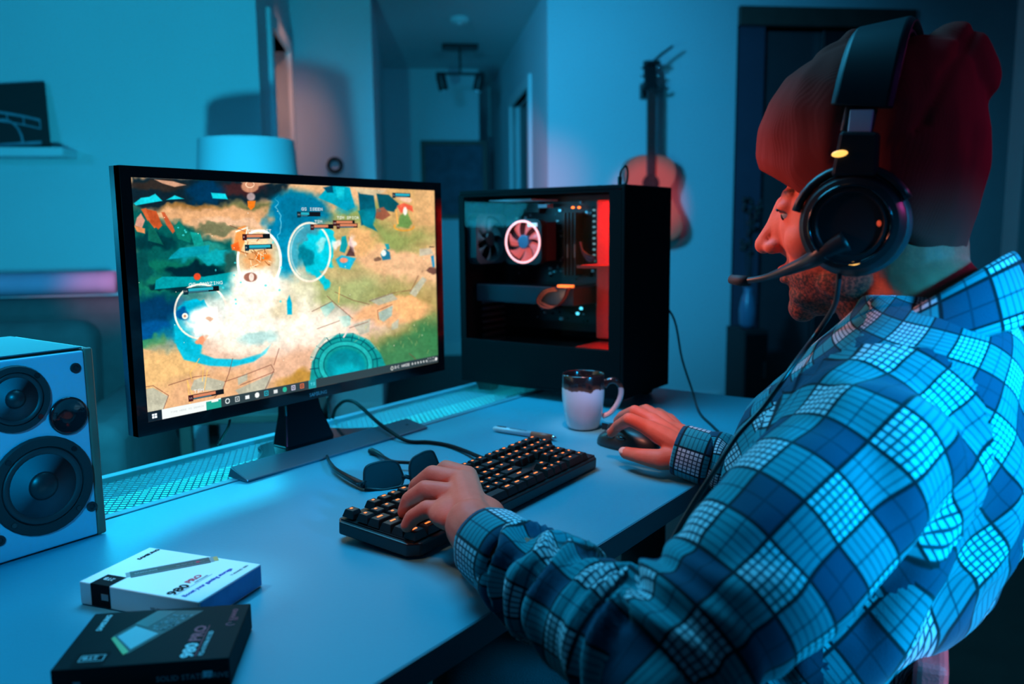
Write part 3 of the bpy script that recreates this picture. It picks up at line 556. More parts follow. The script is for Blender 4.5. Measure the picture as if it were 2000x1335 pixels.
# stone ring of the well
poly([(606, 740), (610, 706), (632, 672), (660, 652), (690, 650), (722, 664), (744, 690), (756, 718), (720, 735), (610, 760)], (24, 150, 148), 2)
for a in range(150, 400, 22):
    r0, r1 = 50, 74; c_, s_ = math.cos(math.radians(a)), math.sin(math.radians(a)); line([(676+r0*c_*.95, 712+r0*s_*.84), (676+r1*c_*.95, 712+r1*s_*.84)], 1.8, (6, 70, 84), .9)
ring(676, 712, 62, 54, 2.2, (6, 84, 96), .9, 140, 380); ring(676, 712, 70, 60, 2, (120, 200, 190), .5, 190, 330); ring(676, 712, 48, 42, 9, (40, 178, 176), 1, 140, 390); ring(676, 712, 43, 37, 1.6, (6, 84, 96), .9, 140, 400); ring(676, 712, 53, 46, 1.6, (6, 84, 96), .8, 140, 400)
blob(676, 716, 38, 34, (0, 138, 152), .25, warp=False); blob(680, 728, 26, 18, (0, 172, 186), .8, warp=False); line([(682, 642), (672, 658)], 3, (232, 214, 206))
line([(636, 660), (620, 680), (612, 700)], 5, (170, 196, 184), .8)
for P in [[(610, 608), (650, 588)], [(620, 642), (664, 626)], [(640, 578), (650, 588), (690, 622)], [(655, 570), (690, 586), (722, 594)], [(722, 588), (768, 572), (804, 566)], [(738, 606), (767, 594)], [(738, 606), (740, 624)], [(440, 745), (484, 730), (530, 712), (536, 722)], [(536, 722), (518, 762)], [(455, 700), (448, 728), (436, 760), (420, 776)], [(546, 680), (536, 712)], [(470, 752), (536, 726)], [(280, 756), (300, 753), (330, 772), (318, 804)], [(330, 752), (380, 736), (410, 732)], [(818, 538), (802, 570)], [(684, 640), (720, 628)], [(800, 690), (812, 700), (806, 722)], [(450, 440), (480, 452)]]: line(P, 1.3, (120, 70, 58), .75, 1.2)
for P in [[(390, 700), (372, 728), (376, 744)], [(398, 716), (396, 744)], [(406, 722), (400, 760)], [(367, 745), (372, 790)], [(380, 780), (366, 742)], [(664, 560), (662, 590)]]: line(P, 2.0, (250, 196, 110), .8, 1.4)
for k in range(150):
    x, y = 260+rng.rand()*580, 355+rng.rand()*400; a = rng.rand()
    if 320 < x < 560 and 440 < y < 620 and a < .7: blob(x, y, 1.6+rng.rand(), 1.6+rng.rand(), (70, 215, 220), .6, .7, warp=False)
    elif a > .8: blob(x, y, .9, .9, (255, 245, 220), .5, .8, warp=False)
for k in range(90):
    x = 690+rng.rand()*150; y = 560+rng.rand()*130; line([(x, y), (x+rng.randn()*3, y-3-rng.rand()*4)], .9, (206, 204, 130), .5)
for k in range(70):
    x, y = 640+rng.rand()*190, 430+rng.rand()*150; line([(x, y), (x+rng.randn()*3, y-2-rng.rand()*3)], .8, (190, 196, 140), .5)
blob(386, 540, 7, 7, (230, 80, 46), .5, 1, warp=False); blob(545, 430, 1.5, 40, (150, 220, 240), .9, .5)
g = (vnoise(4, 7)-.5)*.10+(vnoise(11, 8)-.5)*.12+(vnoise(2, 9)-.5)*.05
img *= (1+g)[..., None]
img = np.clip((img-0.5)*1.10+0.50, 0, 1)
# ---- health bars, names, task bar (a 5 x 5 dot font)
GL = {'A': '0111010001111111000110001', 'B': '1111010001111101000111110', 'C': '0111110000100001000001111', 'D': '1111010001100011000111110', 'E': '1111110000111101000011111', 'G': '0111110000100111000101111', 'I': '0111000100001000010001110', 'K': '1000110010111001001010001', 'L': '1000010000100001000011111', 'M': '1000111011101011000110001', 'N': '1000111001101011001110001', 'O': '0111010001100011000101110', 'P': '1111010001111101000010000', 'R': '1111010001111101001010001', 'S': '0111110000011100000111110', 'T': '1111100100001000010000100', 'U': '1000110001100011000101110', 'V': '1000110001100010101000100', 'W': '1000110001101011101110001', 'X': '1000101010001000101010001', 'Y': '1000101010001000010000100', 'Z': '1111100010001000100011111', '1': '0010001100001000010001110', '2': '1111000001011101000011111', '3': '1111000001011100000111110', '4': '1001010010111110001000010', '8': '0111010001011101000101110', '9': '0111010001011110000111110', '0': '0111010011101011100101110', ' ': '0'*25, ':': '0010000000000000010000000', '/': '0000100010001000100010000', 'F': '1111110000111101000010000', 'H': '1000110001111111000110001'}
def uvpx(px, py):
    p = on(px, py, 1, MY); return int((p.x-SX0)/(SX1-SX0)*W_), int((SZ1-p.z)/(SZ1-SZ0)*H_)
def rect(x0, y0, x1, y1, col, al=1.0):
    x0, x1, y0, y1 = max(0, int(x0)), min(W_, int(x1)), max(0, int(y0)), min(H_, int(y1)); img[y0:y1, x0:x1] = img[y0:y1, x0:x1]*(1-al)+np.array(col)/255*al
def dots(x, y, s, sc=1, col=(250, 250, 250), al=.95):
    for ch in s:
        gl = GL.get(ch)
        if gl:
            for k, c_ in enumerate(gl):
                if c_ == '1': rect(x+(k % 5)*sc, y+(k//5)*sc, x+(k % 5+1)*sc, y+(k//5+1)*sc, col, al)
        x += 6*sc
def bar(px, py, name, full, red, wd=84, lvl='11'):
    x, y = uvpx(px, py); c_ = (214, 130, 92) if red else (36, 170, 190)
    rect(x, y, x+16, y+20, (64, 20, 22) if red else (10, 44, 58)); dots(x+3, y+7, lvl, 1, (240, 220, 210))
    rect(x+16, y, x+16+wd, y+16, (14, 18, 22)); rect(x+17, y+2, x+17+int(wd*full), y+11, c_); rect(x+17, y+12, x+17+int(wd*full*.8), y+15, (60, 120, 140))
    if name: dots(x+20, y-14, name, 2 if len(name) < 9 else 1.7 and 2, (248, 248, 246), .9)
bar(581, 413, 'GG ISEEN', .42, False, 88, '11'); bar(607, 438, 'TSM', .72, True, 90); bar(651, 430, 'TSM SPICA', .86, True, 90, '10'); bar(658, 436, None, .95, True, 88, '11')
bar(474, 457, 'TSM LOST', .68, True, 92, '9'); bar(479, 478, None, .92, False, 92, '8'); bar(359, 563, 'GG AMAZING', .80, False, 108, '11'); bar(369, 772, 'TSM', .72, True, 110, '11'); bar(767, 376, None, .95, False, 86, '11')
tb = int(H_*0.958); rect(0, tb, W_, H_, (46, 62, 66)); rect(0, tb, 44, H_, (16, 30, 40)); rect(14, tb+8, 21, tb+14, (240, 250, 255)); rect(22, tb+8, 30, tb+14, (240, 250, 255)); rect(14, tb+15, 21, tb+22, (240, 250, 255)); rect(22, tb+15, 30, tb+22, (240, 250, 255))
rect(46, tb, 250, H_, (236, 242, 240)); rect(196, tb+4, 250, H_, (30, 160, 140)); rect(215, tb+2, 240, tb+9, (240, 244, 240)); dots(74, tb+12, 'TYPE HERE TO SEARCH', 1, (170, 178, 178), .6)
ic = [(1, (220, 230, 230)), (2, (190, 200, 200)), (0, (235, 240, 240)), (3, (240, 244, 240)), (2, (30, 170, 190)), (0, (220, 225, 225)), (3, (40, 180, 150)), (2, (210, 205, 230)), (2, (226, 110, 60))]
for k, (ty, c_) in enumerate(ic):
    x = 262+k*38
    if ty == 0: rect(x+3, tb+9, x+19, tb+21, c_)
    elif ty == 2: rect(x+2, tb+6, x+19, tb+23, c_); rect(x+5, tb+9, x+16, tb+20, (38, 52, 58)); rect(x+8, tb+12, x+13, tb+17, c_)
    else:
        yy, xx = np.mgrid[tb:H_, x:x+24]; d = np.hypot(xx-x-11, yy-tb-14); m_ = (d < 9) & ((d > 5.5) | (ty == 3)); img[tb:H_, x:x+24][m_] = np.array(c_)/255
rect(606, tb, 640, H_, (30, 150, 160)); dots(614, tb+10, 'TS', 2, (90, 220, 235))
x = 1018; dots(x, tb+9, 'O', 3, (240, 240, 230)); dots(x+22, tb+10, '2', 2); dots(x+38, tb+10, 'C HAZE', 2); 
for k in range(6): rect(1140+k*17, tb+11, 1146+k*17, tb+19, (225, 230, 230))
dots(1240-4, tb+4, '9:41 PM', 1, (235, 235, 235)); dots(1236-4, tb+16, '2/12/2022', 1, (235, 235, 235)); 
yy, xx = np.mgrid[tb:H_, 1280:1298]; d = np.hypot(xx-1288, yy-tb-14); img[tb:H_, 1280:1298][d < 6.5] = .92
M_scr = image_mat('screen_picture', img, emission=True, strength=1.12)
me = bpy.data.meshes.new('screen'); scr = bpy.data.objects.new('screen', me); COL.objects.link(scr); scr.parent = mon
o_ = mon.location
me.from_pydata([Vector(v)-o_ for v in [(SX0, MY+0.001, SZ0), (SX1, MY+0.001, SZ0), (SX1, MY+0.001, SZ1), (SX0, MY+0.001, SZ1)]], [], [(0, 1, 2, 3)])
ul = me.uv_layers.new(name='UVMap')
for i, c_ in enumerate([(0, 0), (1, 0), (1, 1), (0, 1)]): ul.data[i].uv = c_
me.materials.append(M_scr); scr['label'] = 'lit screen with game map, health bars and task bar'
M_logo = mat('logo_grey', (0.45, 0.52, 0.55), 0.4)
text('SAMSUNG', 0.0085, frame((0.923, MY-0.0003, 0.0935), (1, 0, 0), (0, 0, 1)), M_logo, mon, 'maker_lettering', bold=0.02)
# ---- stand
a_ = on(548, 790, 1, 1.145).x; c_ = on(602, 790, 1, 1.145).x
xn0, xn1 = a_, c_+0.012
nk = MB().prism([(xn0+0.006, 0), (xn1-0.006, 0), (xn1, 1), (xn0, 1)], 0, 1)
nk = MB(); vs = []
for (z, y0_, y1_, e) in ((0.008, 1.112, 1.150, -0.018), (0.06, 1.128, 1.150, -0.004), (0.125, 1.140, 1.155, 0.004)):
    vs += [(xn0+e, y0_, z), (xn1-e, y0_, z), (xn1-e, y1_, z), (xn0+e, y1_, z)]
fs = [(3, 2, 1, 0), (8, 9, 10, 11)]
for j in range(2):
    for i in range(4): fs.append((j*4+i, j*4+(i+1) % 4, j*4+4+(i+1) % 4, j*4+4+i))
nk.add(vs, fs).build('neck', M_blackg, mon, bevel=0.003)
xc = 0.948
MB().bb(xc-0.05, xc+0.05, MY+0.045, MY+0.058, 0.11, 0.23).build('neck_mount', M_black, mon, bevel=0.004)
P = [(xn0-0.028, 1.165)]; 
P = spline([(xc-0.19, 1.075, 0), (xc-0.14, 1.095, 0), (xc-0.10, 1.13, 0), (xc-0.075, 1.168, 0), (xc, 1.176, 0), (xc+0.075, 1.168, 0), (xc+0.10, 1.13, 0), (xc+0.14, 1.095, 0), (xc+0.19, 1.075, 0)], 5)
MB().prism([(p.x, p.y) for p in P][::-1], 0.0012, 0.009).build('foot_plate', M_blackg, mon, bevel=0.002)
fb = MB(); y0_, y1_ = 1.030, 1.078; x0_, x1_ = xc-0.203, xc+0.203
fb.add([(x0_, y0_, 0.001), (x1_, y0_, 0.001), (x1_, y1_, 0.001), (x0_, y1_, 0.001), (x0_, y0_, 0.004), (x1_, y0_, 0.004), (x1_-0.006, y1_, 0.016), (x0_+0.006, y1_, 0.016)], [(3, 2, 1, 0), (0, 1, 5, 4), (1, 2, 6, 5), (2, 3, 7, 6), (3, 0, 4, 7), (4, 5, 6, 7)])
fb.build('foot_bar', mat('foot_metal', (0.20, 0.26, 0.32), 0.28, metal=0.7), mon, bevel=0.0015)
text('4K', 0.007, frame(Vector((x1_-0.035, y0_+0.022, 0.0105)), (1, 0, 0), (0, 1, 0.25)), M_dark, mon, 'foot_mark')

# ================================================================ speaker
SPX1, SPY, SPH = 0.515, 1.005, 0.236
spx0 = 0.345; spd = 0.19
spk = thing('bookshelf_speaker', ((spx0+SPX1)/2, SPY+spd/2, 0.0), 'silver-fronted wooden-sided bookshelf speaker on the left of the desk', 'speaker')
M_sil = mat('silver_baffle', (0.36, 0.50, 0.62), 0.38, metal=0.25, var=0.03)
M_wside = mat('speaker_wood', (0.30, 0.10, 0.07), 0.4, var=0.3, vscale=14)
MB().bb(spx0, SPX1-0.001, SPY+0.004, SPY+spd, 0.001, SPH).build('cabinet', M_wside, spk, bevel=0.004)
MB().bb(spx0+0.002, SPX1-0.012, SPY-0.004, SPY+0.004, 0.003, SPH-0.003).build('baffle', M_sil, spk, bevel=0.002)
MB().bb(SPX1-0.0115, SPX1, SPY-0.003, SPY+0.0035, 0.001, SPH).build('wood_edge', M_wside, spk, bevel=0.003, seg=3)
MB().bb(spx0, SPX1-0.012, SPY, SPY+spd-0.004, SPH, SPH+0.0015).build('top_panel', mat('speaker_top', (0.06, 0.09, 0.11), 0.6, var=0.08), spk)
def ydisc(mb, x, z, prof, n=36): # profile (r, toward viewer)
    mb.lathe(prof, n, M=Matrix(((1, 0, 0, x), (0, 0, -1, SPY-0.004), (0, 1, 0, z), (0, 0, 0, 1)))); return mb
def driver(x, z, R, nm):
    c_ = ydisc(MB(), x, z, [(R, 0.0), (R, 0.003), (R*.97, 0.005), (R*.80, 0.005), (R*.78, 0.002)]).build('surround_ring', M_blackm, spk, smooth=True)
    ydisc(MB(), x, z, [(R*.80, 0.002), (R*.74, 0.006), (R*.66, 0.003), (R*.64, 0.0025)]).build('rubber_surround', mat('rubber', (0.02, 0.022, 0.025), 0.5), c_, smooth='all')
    ydisc(MB(), x, z, [(R*.64, 0.003), (R*.30, -0.010+0.012), (R*.28, 0.0015)]).build('cone', mat('grey_cone', (0.14, 0.17, 0.20), 0.55), c_, smooth='all')
    ydisc(MB(), x, z, [(R*.30, 0.002), (R*.26, 0.006), (R*.15, 0.009), (R*.02, 0.0105)]).build('dust_cap', M_black, c_, smooth='all')
    for k in range(4):
        a = PI/4+k*PI/2; ydisc(MB(), x+R*.89*math.cos(a), z+R*.89*math.sin(a), [(0.0035, 0.004), (0.003, 0.0062)], 10).build('screw', M_blackg, c_)
driver(0.421, 0.188, 0.0385, 'mid'); driver(0.443, 0.081, 0.0585, 'woofer')
ydisc(MB(), 0.4785, 0.158, [(0.0225, 0.0), (0.0225, 0.003), (0.020, 0.004), (0.018, 0.001), (0.004, 0.0006)]).build('port', M_blackg, spk, smooth='all')
for x, z in ((0.4915, 0.2135), (0.4975, 0.040), (0.3915, 0.030), (0.36, 0.2135)):
    ydisc(MB(), x, z, [(0.0062, 0.0), (0.0062, 0.0018), (0.0035, 0.0022), (0.003, 0.0006)], 16).build('grille_socket', M_black, spk, smooth=True)
# ================================================================ computer case
KX, KY, KW, KD, KB, KT = 1.4868, 0.7955, 0.2124, 0.4263, 0.022, 0.457
case = thing('computer_case', (KX+KW/2, KY+KD/2, 0.0), 'black computer tower with a glass side showing red-lit parts, on the right of the desk', 'computer')
M_case = mat('case_black', (0.004, 0.0055, 0.007), 0.6, spec=0.08, bump=0.05, bscale=500)
WY0, WY1, WZ0, WZ1 = KY+0.036, KY+KD-0.016, 0.124, 0.443
MB().bb(KX+0.003, KX+KW, KY+0.008, KY+KD, KT-0.010, KT).build('top_panel', M_case, case, bevel=0.002)
MB().bb(KX+0.0, KX+KW, KY, KY+0.008, KB, KT).build('front_panel', M_case, case, bevel=0.002)
MB().bb(KX+KW-0.004, KX+KW, KY+0.008, KY+KD, KB, KT-0.010).build('far_side_panel', M_case, case)
MB().bb(KX, KX+KW, KY+0.008, KY+KD, KB, KB+0.006).build('bottom_panel', M_case, case)
MB().bb(KX+0.004, KX+KW-0.004, KY+KD-0.004, KY+KD, KB, KT-0.01).build('rear_panel', M_case, case)
MB().bb(KX, KX+0.004, KY+0.008, KY+KD, KB+0.006, WZ0-0.002).build('shroud_panel', M_case, case, bevel=0.001)
b = MB(); b.bb(KX, KX+0.004, KY+0.0082, WY0, WZ0-0.002, KT-0.010).bb(KX, KX+0.004, WY1, KY+KD, WZ0-0.002, KT-0.010).bb(KX, KX+0.004, WY0, WY1, WZ1, KT-0.010)
b.build('window_frame', M_case, case)
gl = bpy.data.materials.new('tinted_glass'); gl.use_nodes = True; nt = gl.node_tree; nt.nodes.remove(nt.nodes['Principled BSDF'])
tr = nt.nodes.new('ShaderNodeBsdfTransparent'); tr.inputs[0].default_value = (0.80, 0.84, 0.86, 1); gg = nt.nodes.new('ShaderNodeBsdfGlossy'); gg.inputs['Roughness'].default_value = 0.03
fr = nt.nodes.new('ShaderNodeFresnel'); fr.inputs['IOR'].default_value = 1.13; mx = nt.nodes.new('ShaderNodeMixShader'); nt.links.new(fr.outputs[0], mx.inputs[0]); nt.links.new(tr.outputs[0], mx.inputs[1]); nt.links.new(gg.outputs[0], mx.inputs[2]); nt.links.new(mx.outputs[0], nt.nodes['Material Output'].inputs[0])
MB().bb(KX+0.001, KX+0.003, WY0, WY1, WZ0, WZ1).build('glass_window', gl, case)
for (x, y) in ((KX+0.03, KY+0.05), (KX+KW-0.03, KY+0.05), (KX+0.03, KY+KD-0.055), (KX+KW-0.03, KY+KD-0.055)):
    MB().add([(x-0.02, y-0.024, KB), (x+0.02, y-0.024, KB), (x+0.02, y+0.024, KB), (x-0.02, y+0.024, KB), (x-0.013, y-0.017, 0.0012), (x+0.013, y-0.017, 0.0012), (x+0.013, y+0.017, 0.0012), (x-0.013, y+0.017, 0.0012)], [(0, 1, 2, 3), (7, 6, 5, 4), (4, 5, 1, 0), (5, 6, 2, 1), (6, 7, 3, 2), (7, 4, 0, 3)]).build('foot', M_blackm, case, bevel=0.002)
for y in (KY+0.045, KY+0.075, KY+0.10): MB().lathe([(0.004, KT), (0.004, KT+0.0015)], 16, M=Matrix.Translation((KX+0.03, y, 0))).build('top_port', M_blackg, case)
XI = KX+0.165  # motherboard plane
MB().bb(XI, XI+0.004, WY0+0.05, KY+KD-0.004, WZ0+0.01, KT-0.012).build('motherboard_tray', M_blackm, case)
M_pcb = mat('circuit_board', (0.008, 0.014, 0.020), 0.45, var=0.6, vscale=160)
pcb = MB().bb(XI-0.004, XI, WY0+0.07, KY+KD-0.02, WZ0+0.03, KT-0.025).build('motherboard', M_pcb, case)
def caseface(px, py, X): return on(px, py, 0, X)
rnd = random.Random(11); chips = MB(); sil = MB()
for k in range(150):
    y = rnd.uniform(WY0+0.075, KY+KD-0.05); z = rnd.uniform(WZ0+0.03, KT-0.03); s1_, s2_ = rnd.uniform(.0015, .007), rnd.uniform(.0015, .007)
    (chips if rnd.random() < .6 else sil).bb(XI-0.0045-rnd.uniform(.001, .006), XI-0.004, y, y+s1_, z, z+s2_)
tag(chips.build('chips', M_blackg, pcb), kind='stuff'); tag(sil.build('metal_components', mat('tin', (0.5, 0.55, 0.6), 0.3, metal=0.8), pcb), kind='stuff')
# heatsinks over the board
MB().bb(XI-0.030, XI-0.004, KY+KD-0.13, KY+KD-0.03, 0.405, 0.432).build('heatsink', M_black, case, bevel=0.003)
# rear fan (stands against the far short wall, faces the viewer through the glass)
def fan(name, C, ax, R, frame_m, blade_m, hub_m, nbl=7, hw=0.012, ring_m=None, glow=None, swap=False):
    z_ = Vector(ax).normalized(); u_ = Vector((0, 0, 1)); v_ = u_.cross(z_)
    M = Matrix(((u_.x, v_.x, z_.x, C[0]), (u_.y, v_.y, z_.y, C[1]), (u_.z, v_.z, z_.z, C[2]), (0, 0, 0, 1)))
    root = MB(M); N = 40
    sq = [];   ins = []
    for i in range(N):
        a = 2*PI*i/N; c_, s_ = math.cos(a), math.sin(a); q = (R*1.09)/max(abs(c_), abs(s_)); q = min(q, R*1.42); sq.append((q*c_, q*s_)); ins.append((R*c_, R*s_))
    vs = [(x, y, h) for h in (-hw, hw) for x, y in sq] + [(x, y, h) for h in (-hw, hw) for x, y in ins]; fs = []
    for i in range(N):
        j = (i+1) % N
        fs += [(i, j, N+j, N+i), (2*N+j, 2*N+i, 3*N+i, 3*N+j), (N+i, N+j, 3*N+j, 3*N+i), (j, i, 2*N+i, 2*N+j)]
    root.add(vs, fs); f_ = root.build(name, frame_m, case)
    for k in range(nbl):
        a = 2*PI*k/nbl; bl = MB(M); P = []; n_ = 6; vs = []; fs = []
        for i in range(n_+1):
            r_ = R*(0.34+0.62*i/n_); sw_ = 0.35*i/n_
            for e, hh in ((-0.32, -hw*.45), (0.0, hw*.12), (0.34, hw*.55)): an = a+sw_+e*(0.75+0.25*i/n_); vs.append((r_*math.cos(an), r_*math.sin(an), hh))
        for i in range(n_):
            for q in range(2): fs.append((i*3+q, i*3+q+1, i*3+4+q, i*3+3+q))
        bo = bl.add(vs, fs).build('fan_blade', blade_m, f_, smooth='all'); so = bo.modifiers.new('s', 'SOLIDIFY'); so.thickness = 0.0012
    MB(M).lathe([(R*.34, -hw*.8), (R*.34, hw*.75), (R*.30, hw*.9), (R*.05, hw*.92)], 28).build('fan_hub', hub_m, f_, smooth=True)
    if glow: MB(M).tube([(R*1.0*math.cos(2*PI*i/48), R*1.0*math.sin(2*PI*i/48), hw+0.001) for i in range(48)], 0.0022, 8, closed=True).build('light_ring', glow, f_, smooth='all')
    return f_, M
M_tb = mat('teal_fan_blade', (0.10, 0.19, 0.20), 0.3)
c_ = on(952, 466, 1, KY+KD-0.03); fan('rear_fan', (c_.x, KY+KD-0.03, c_.z), (0, -1, 0), 0.052, mat('fan_frame', (0.03, 0.05, 0.06), 0.4), M_tb, M_black, 7)
light('rear_fan_glint', 'POINT', (KX+0.03, KY+KD-0.10, 0.40), (0, 0, 0), (0.1, 0.7, 1.0), 0.10, 0.01)
# cooler with the glowing ring
XC = XI-0.082; c_ = caseface(1026, 472, XC)
M_glow = mat('glow_pink', (0.5, 0.2, 0.2), 0.4, emit=(1.0, 0.42, 0.45), estr=3.0)
M_rbl = mat('red_lit_blade', (0.55, 0.12, 0.12), 0.3, emit=(1.0, 0.16, 0.15), estr=0.75)
f_, M = fan('cooler_fan', (XC, c_.y, c_.z), (-1, 0, 0), 0.0465, M_black, M_rbl, mat('hub_blue', (0.14, 0.26, 0.42), 0.35), 7, 0.010, glow=M_glow)
MB().bb(XC+0.0105, XI-0.02, c_.y-0.044, c_.y+0.044, c_.z-0.044, c_.z+0.044).build('heatsink_block', mat('fins', (0.10, 0.11, 0.13), 0.35, metal=0.6), case)
MB(M).bb(0.034, 0.042, -0.035+0.05, -0.02+0.06, 0.008, 0.0125).build('lit_label', mat('label_white', (0.8, 0.8, 0.8), 0.5, emit=(0.7, 0.9, 1.0), estr=0.9), f_)
light('wire_fill', 'POINT', caseface(1075, 580, KX+0.016), (0, 0, 0), (1.0, 0.35, 0.15), 0.035, 0.006)  # small orange point light added to brighten the wires
light('cooler_glow', 'POINT', (XC+0.004, c_.y, c_.z), (0, 0, 0), (1.0, 0.10, 0.10), 0.20, 0.01)
# memory sticks, graphics card, slots, cables, red strip behind the front
for k, px in enumerate((1104, 1111, 1118, 1125)):
    q = caseface(px, 470, XI-0.03); zt = caseface(px, 415, XI-0.03).z; zb_ = caseface(px, 520, XI-0.03).z
    r_ = MB().bb(XI-0.036, XI-0.004, q.y-0.0028, q.y+0.0028, zb_-0.02, zt).build('memory_stick', M_black, case, bevel=0.0008)
    if k % 2: MB().bb(XI-0.0368, XI-0.036, q.y-0.002, q.y+0.002, zb_+0.02, zb_+0.05).build('sticker', mat('sticker_teal', (0.14, 0.30, 0.28), 0.5), r_)
g0, g1 = caseface(958, 560, KX+0.05), caseface(1150, 600, KX+0.05)
gpu = MB().bb(KX+0.045, XI-0.004, g1.y+0.035, KY+KD-0.012, g0.z-0.034, g0.z+0.006).build('graphics_card', mat('gpu_shell', (0.05, 0.085, 0.11), 0.38), case, bevel=0.003)
MB().bb(KX+0.05, XI-0.004, g1.y+0.04, KY+KD-0.012, g0.z+0.006, g0.z+0.009).build('backplate', M_blackg, gpu, bevel=0.001)
lo = caseface(1105, 559, KX+0.05)
MB().bb(KX+0.044, KX+0.056, lo.y-0.018, lo.y+0.018, lo.z-0.002, lo.z+0.003).build('orange_light_bar', mat('glow_orange', (0.5, 0.2, 0.05), 0.4, emit=(1.0, 0.13, 0.02), estr=4), gpu)
M_wire = mat('wire_sleeve', (0.50, 0.20, 0.12), 0.5); M_wired = mat('wire_dark', (0.05, 0.03, 0.05), 0.5)
for k in range(7):
    o_ = k*0.004; P = [caseface(x, y, KX+0.03+0.003*math.sin(k)) for x, y in ((1108, 562), (1098-k, 585+k), (1078-k, 602-k*.5), (1056-k, 600-k*2), (1048+k*.6, 584), (1062, 566+k), (1082, 560+k*1.5))]
    MB().tube(spline([p+Vector((o_*.6, 0, 0)) for p in P], 6), 0.0014, 6).build('power_wire', M_wire if k % 3 else M_wired, case, smooth='all')
for k in range(8):
    P = [caseface(x, y, XI-0.03+0.002*k) for x, y in ((1162, 500+k*1.2), (1150, 498+k*2), (1138, 488+k), (1134-k*.5, 472))]
    MB().tube(spline(P, 5), 0.0014, 6).build('board_wire', (M_wire, M_wired, mat('wire_violet', (0.35, 0.25, 0.5), 0.5))[k % 3], case, smooth='all')
sb = MB()
for k in range(6):
    z = caseface(940, 585+k*12, XI-0.03).z; sb.bb(XI-0.09, XI-0.004, KY+KD-0.010, KY+KD-0.005, z-0.003, z+0.003)
sb.build('slot_covers', mat('slot_grey', (0.10, 0.14, 0.16), 0.5), case)
M_redl = mat('red_panel', (0.70, 0.07, 0.045), 0.45)
rp = MB()
pz = lambda px, py: caseface(px, py, XI)
y0_, y1_ = WY0-0.012, caseface(1166, 480, XI-0.06).y
MB().bb(XI-0.064, XI-0.05, WY0-0.02, y1_, WZ0+0.006, WZ1-0.012).build('inner_front_strip', M_redl, case, bevel=0.004)
MB().bb(KX+0.03, XI-0.045, WY0-0.02, y1_+0.006, caseface(1172, 517, XI-0.06).z-0.004, caseface(1172, 517, XI-0.06).z+0.002).build('strip_ledge', M_redl, case)
MB().bb(XI-0.070, XI-0.064, WY0+0.013, WY0+0.017, 0.30, WZ1-0.03).build('strip_slot', M_dark, case)
MB().bb(KX+0.006, XI, WY0-0.02, KY+KD-0.006, WZ0-0.010, WZ0-0.004).build('shroud_top', M_blackg, case)
MB().bb(KX+0.010, XI-0.05, WY0+0.002, WY0+0.085, WZ0-0.0038, WZ0-0.001).build('shroud_cover', M_redl, case)
light('case_red_strip', 'AREA', (KX+0.035, WY0+0.010, WZ1-0.010), (XI-0.06, WY0+0.015, 0.26), (1.0, 0.06, 0.03), 0.5, 0.03, 0.03)
light('case_red_strip_low', 'POINT', (KX+0.03, WY0-0.008, 0.20), (0, 0, 0), (1.0, 0.06, 0.03), 0.22, 0.008)
light('case_red_strip_mid', 'POINT', (KX+0.03, WY0-0.008, 0.33), (0, 0, 0), (1.0, 0.06, 0.03), 0.22, 0.008)
for px, py in ((1119, 405), (1131, 405)):
    q = caseface(px, py, XI-0.02); MB().ell(q, (0.003, 0.004, 0.0025), n=10, k=6).build('orange_led', mat('led_orange', (0.4, 0.1, 0.02), 0.4, emit=(1.0, 0.16, 0.02), estr=5), case, smooth='all')
for px, py, s_ in ((1135, 602, .0045), (1128, 612, .0045)):
    q = caseface(px, py, XI-0.05); MB().ell(q, (s_*.6, s_, s_*.8), n=10, k=6).build('cyan_led', mat('led_cyan', (0.1, 0.4, 0.5), 0.4, emit=(0.1, 0.75, 1.0), estr=2.2), case, smooth='all')
for k in range(10):
    q = caseface(1160, 410+k*11, XI-0.01); MB().bb(XI-0.012, XI-0.006, q.y-0.002, q.y+0.002, q.z-0.002, q.z+0.002).build('edge_pin', mat('pin_glint', (0.6, 0.7, 0.7), 0.2, emit=(0.35, 0.75, 0.8), estr=0.5), case)
q0, q1 = caseface(966, 391, KX+0.06), caseface(1048, 389, KX+0.06)
MB().bb(KX+0.04, XI-0.02, q1.y, q0.y, q0.z-0.003, q0.z).build('radiator_bracket', mat('bracket_pale', (0.4, 0.62, 0.7), 0.5), case)
light('case_interior_cyan', 'AREA', (KX+0.03, KY+0.30, WZ1-0.03), (KX+0.12, KY+0.28, 0.2), (0.1, 0.6, 1.0), 0.10, 0.10, 0.03)
q = caseface(1062, 402, XI-0.04); MB().bb(XI-0.045, XI-0.02, q.y-0.012, q.y+0.012, q.z-0.004, q.z+0.004).build('fan_plug', mat('plug_blue', (0.25, 0.4, 0.5), 0.4), case)
# cable plugged on the top
q = on(1250, 362, 2, KT)
MB().tube([(KX+0.05, KY+0.02+0.02, KT+0.001), (KX+0.05, KY+0.04, KT+0.018)], 0.0042, 10).build('plug', M_black, thing('top_cable', (KX+0.05, KY+0.04, KT), 'short black cable looping out of the top of the computer tower', 'cable'), smooth=True)
tc_ = [o for o in COL.objects if o.name == 'top_cable'][0]
MB().tube(spline([(KX+0.05, KY+0.04, KT+0.012), (KX+0.052, KY+0.038, KT+0.030), (KX+0.066, KY+0.035, KT+0.040), (KX+0.085, KY+0.04, KT+0.028), (KX+0.098, KY+0.05, KT+0.008), (KX+0.108, KY+0.07, KT+0.003), (KX+0.17, KY+0.12, KT+0.0025), (KX+0.235, KY+0.17, KT-0.01), (KX+0.24, KY+0.175, KT-0.09)], 6), 0.0021, 8).build('cord', M_black, tc_, smooth='all')
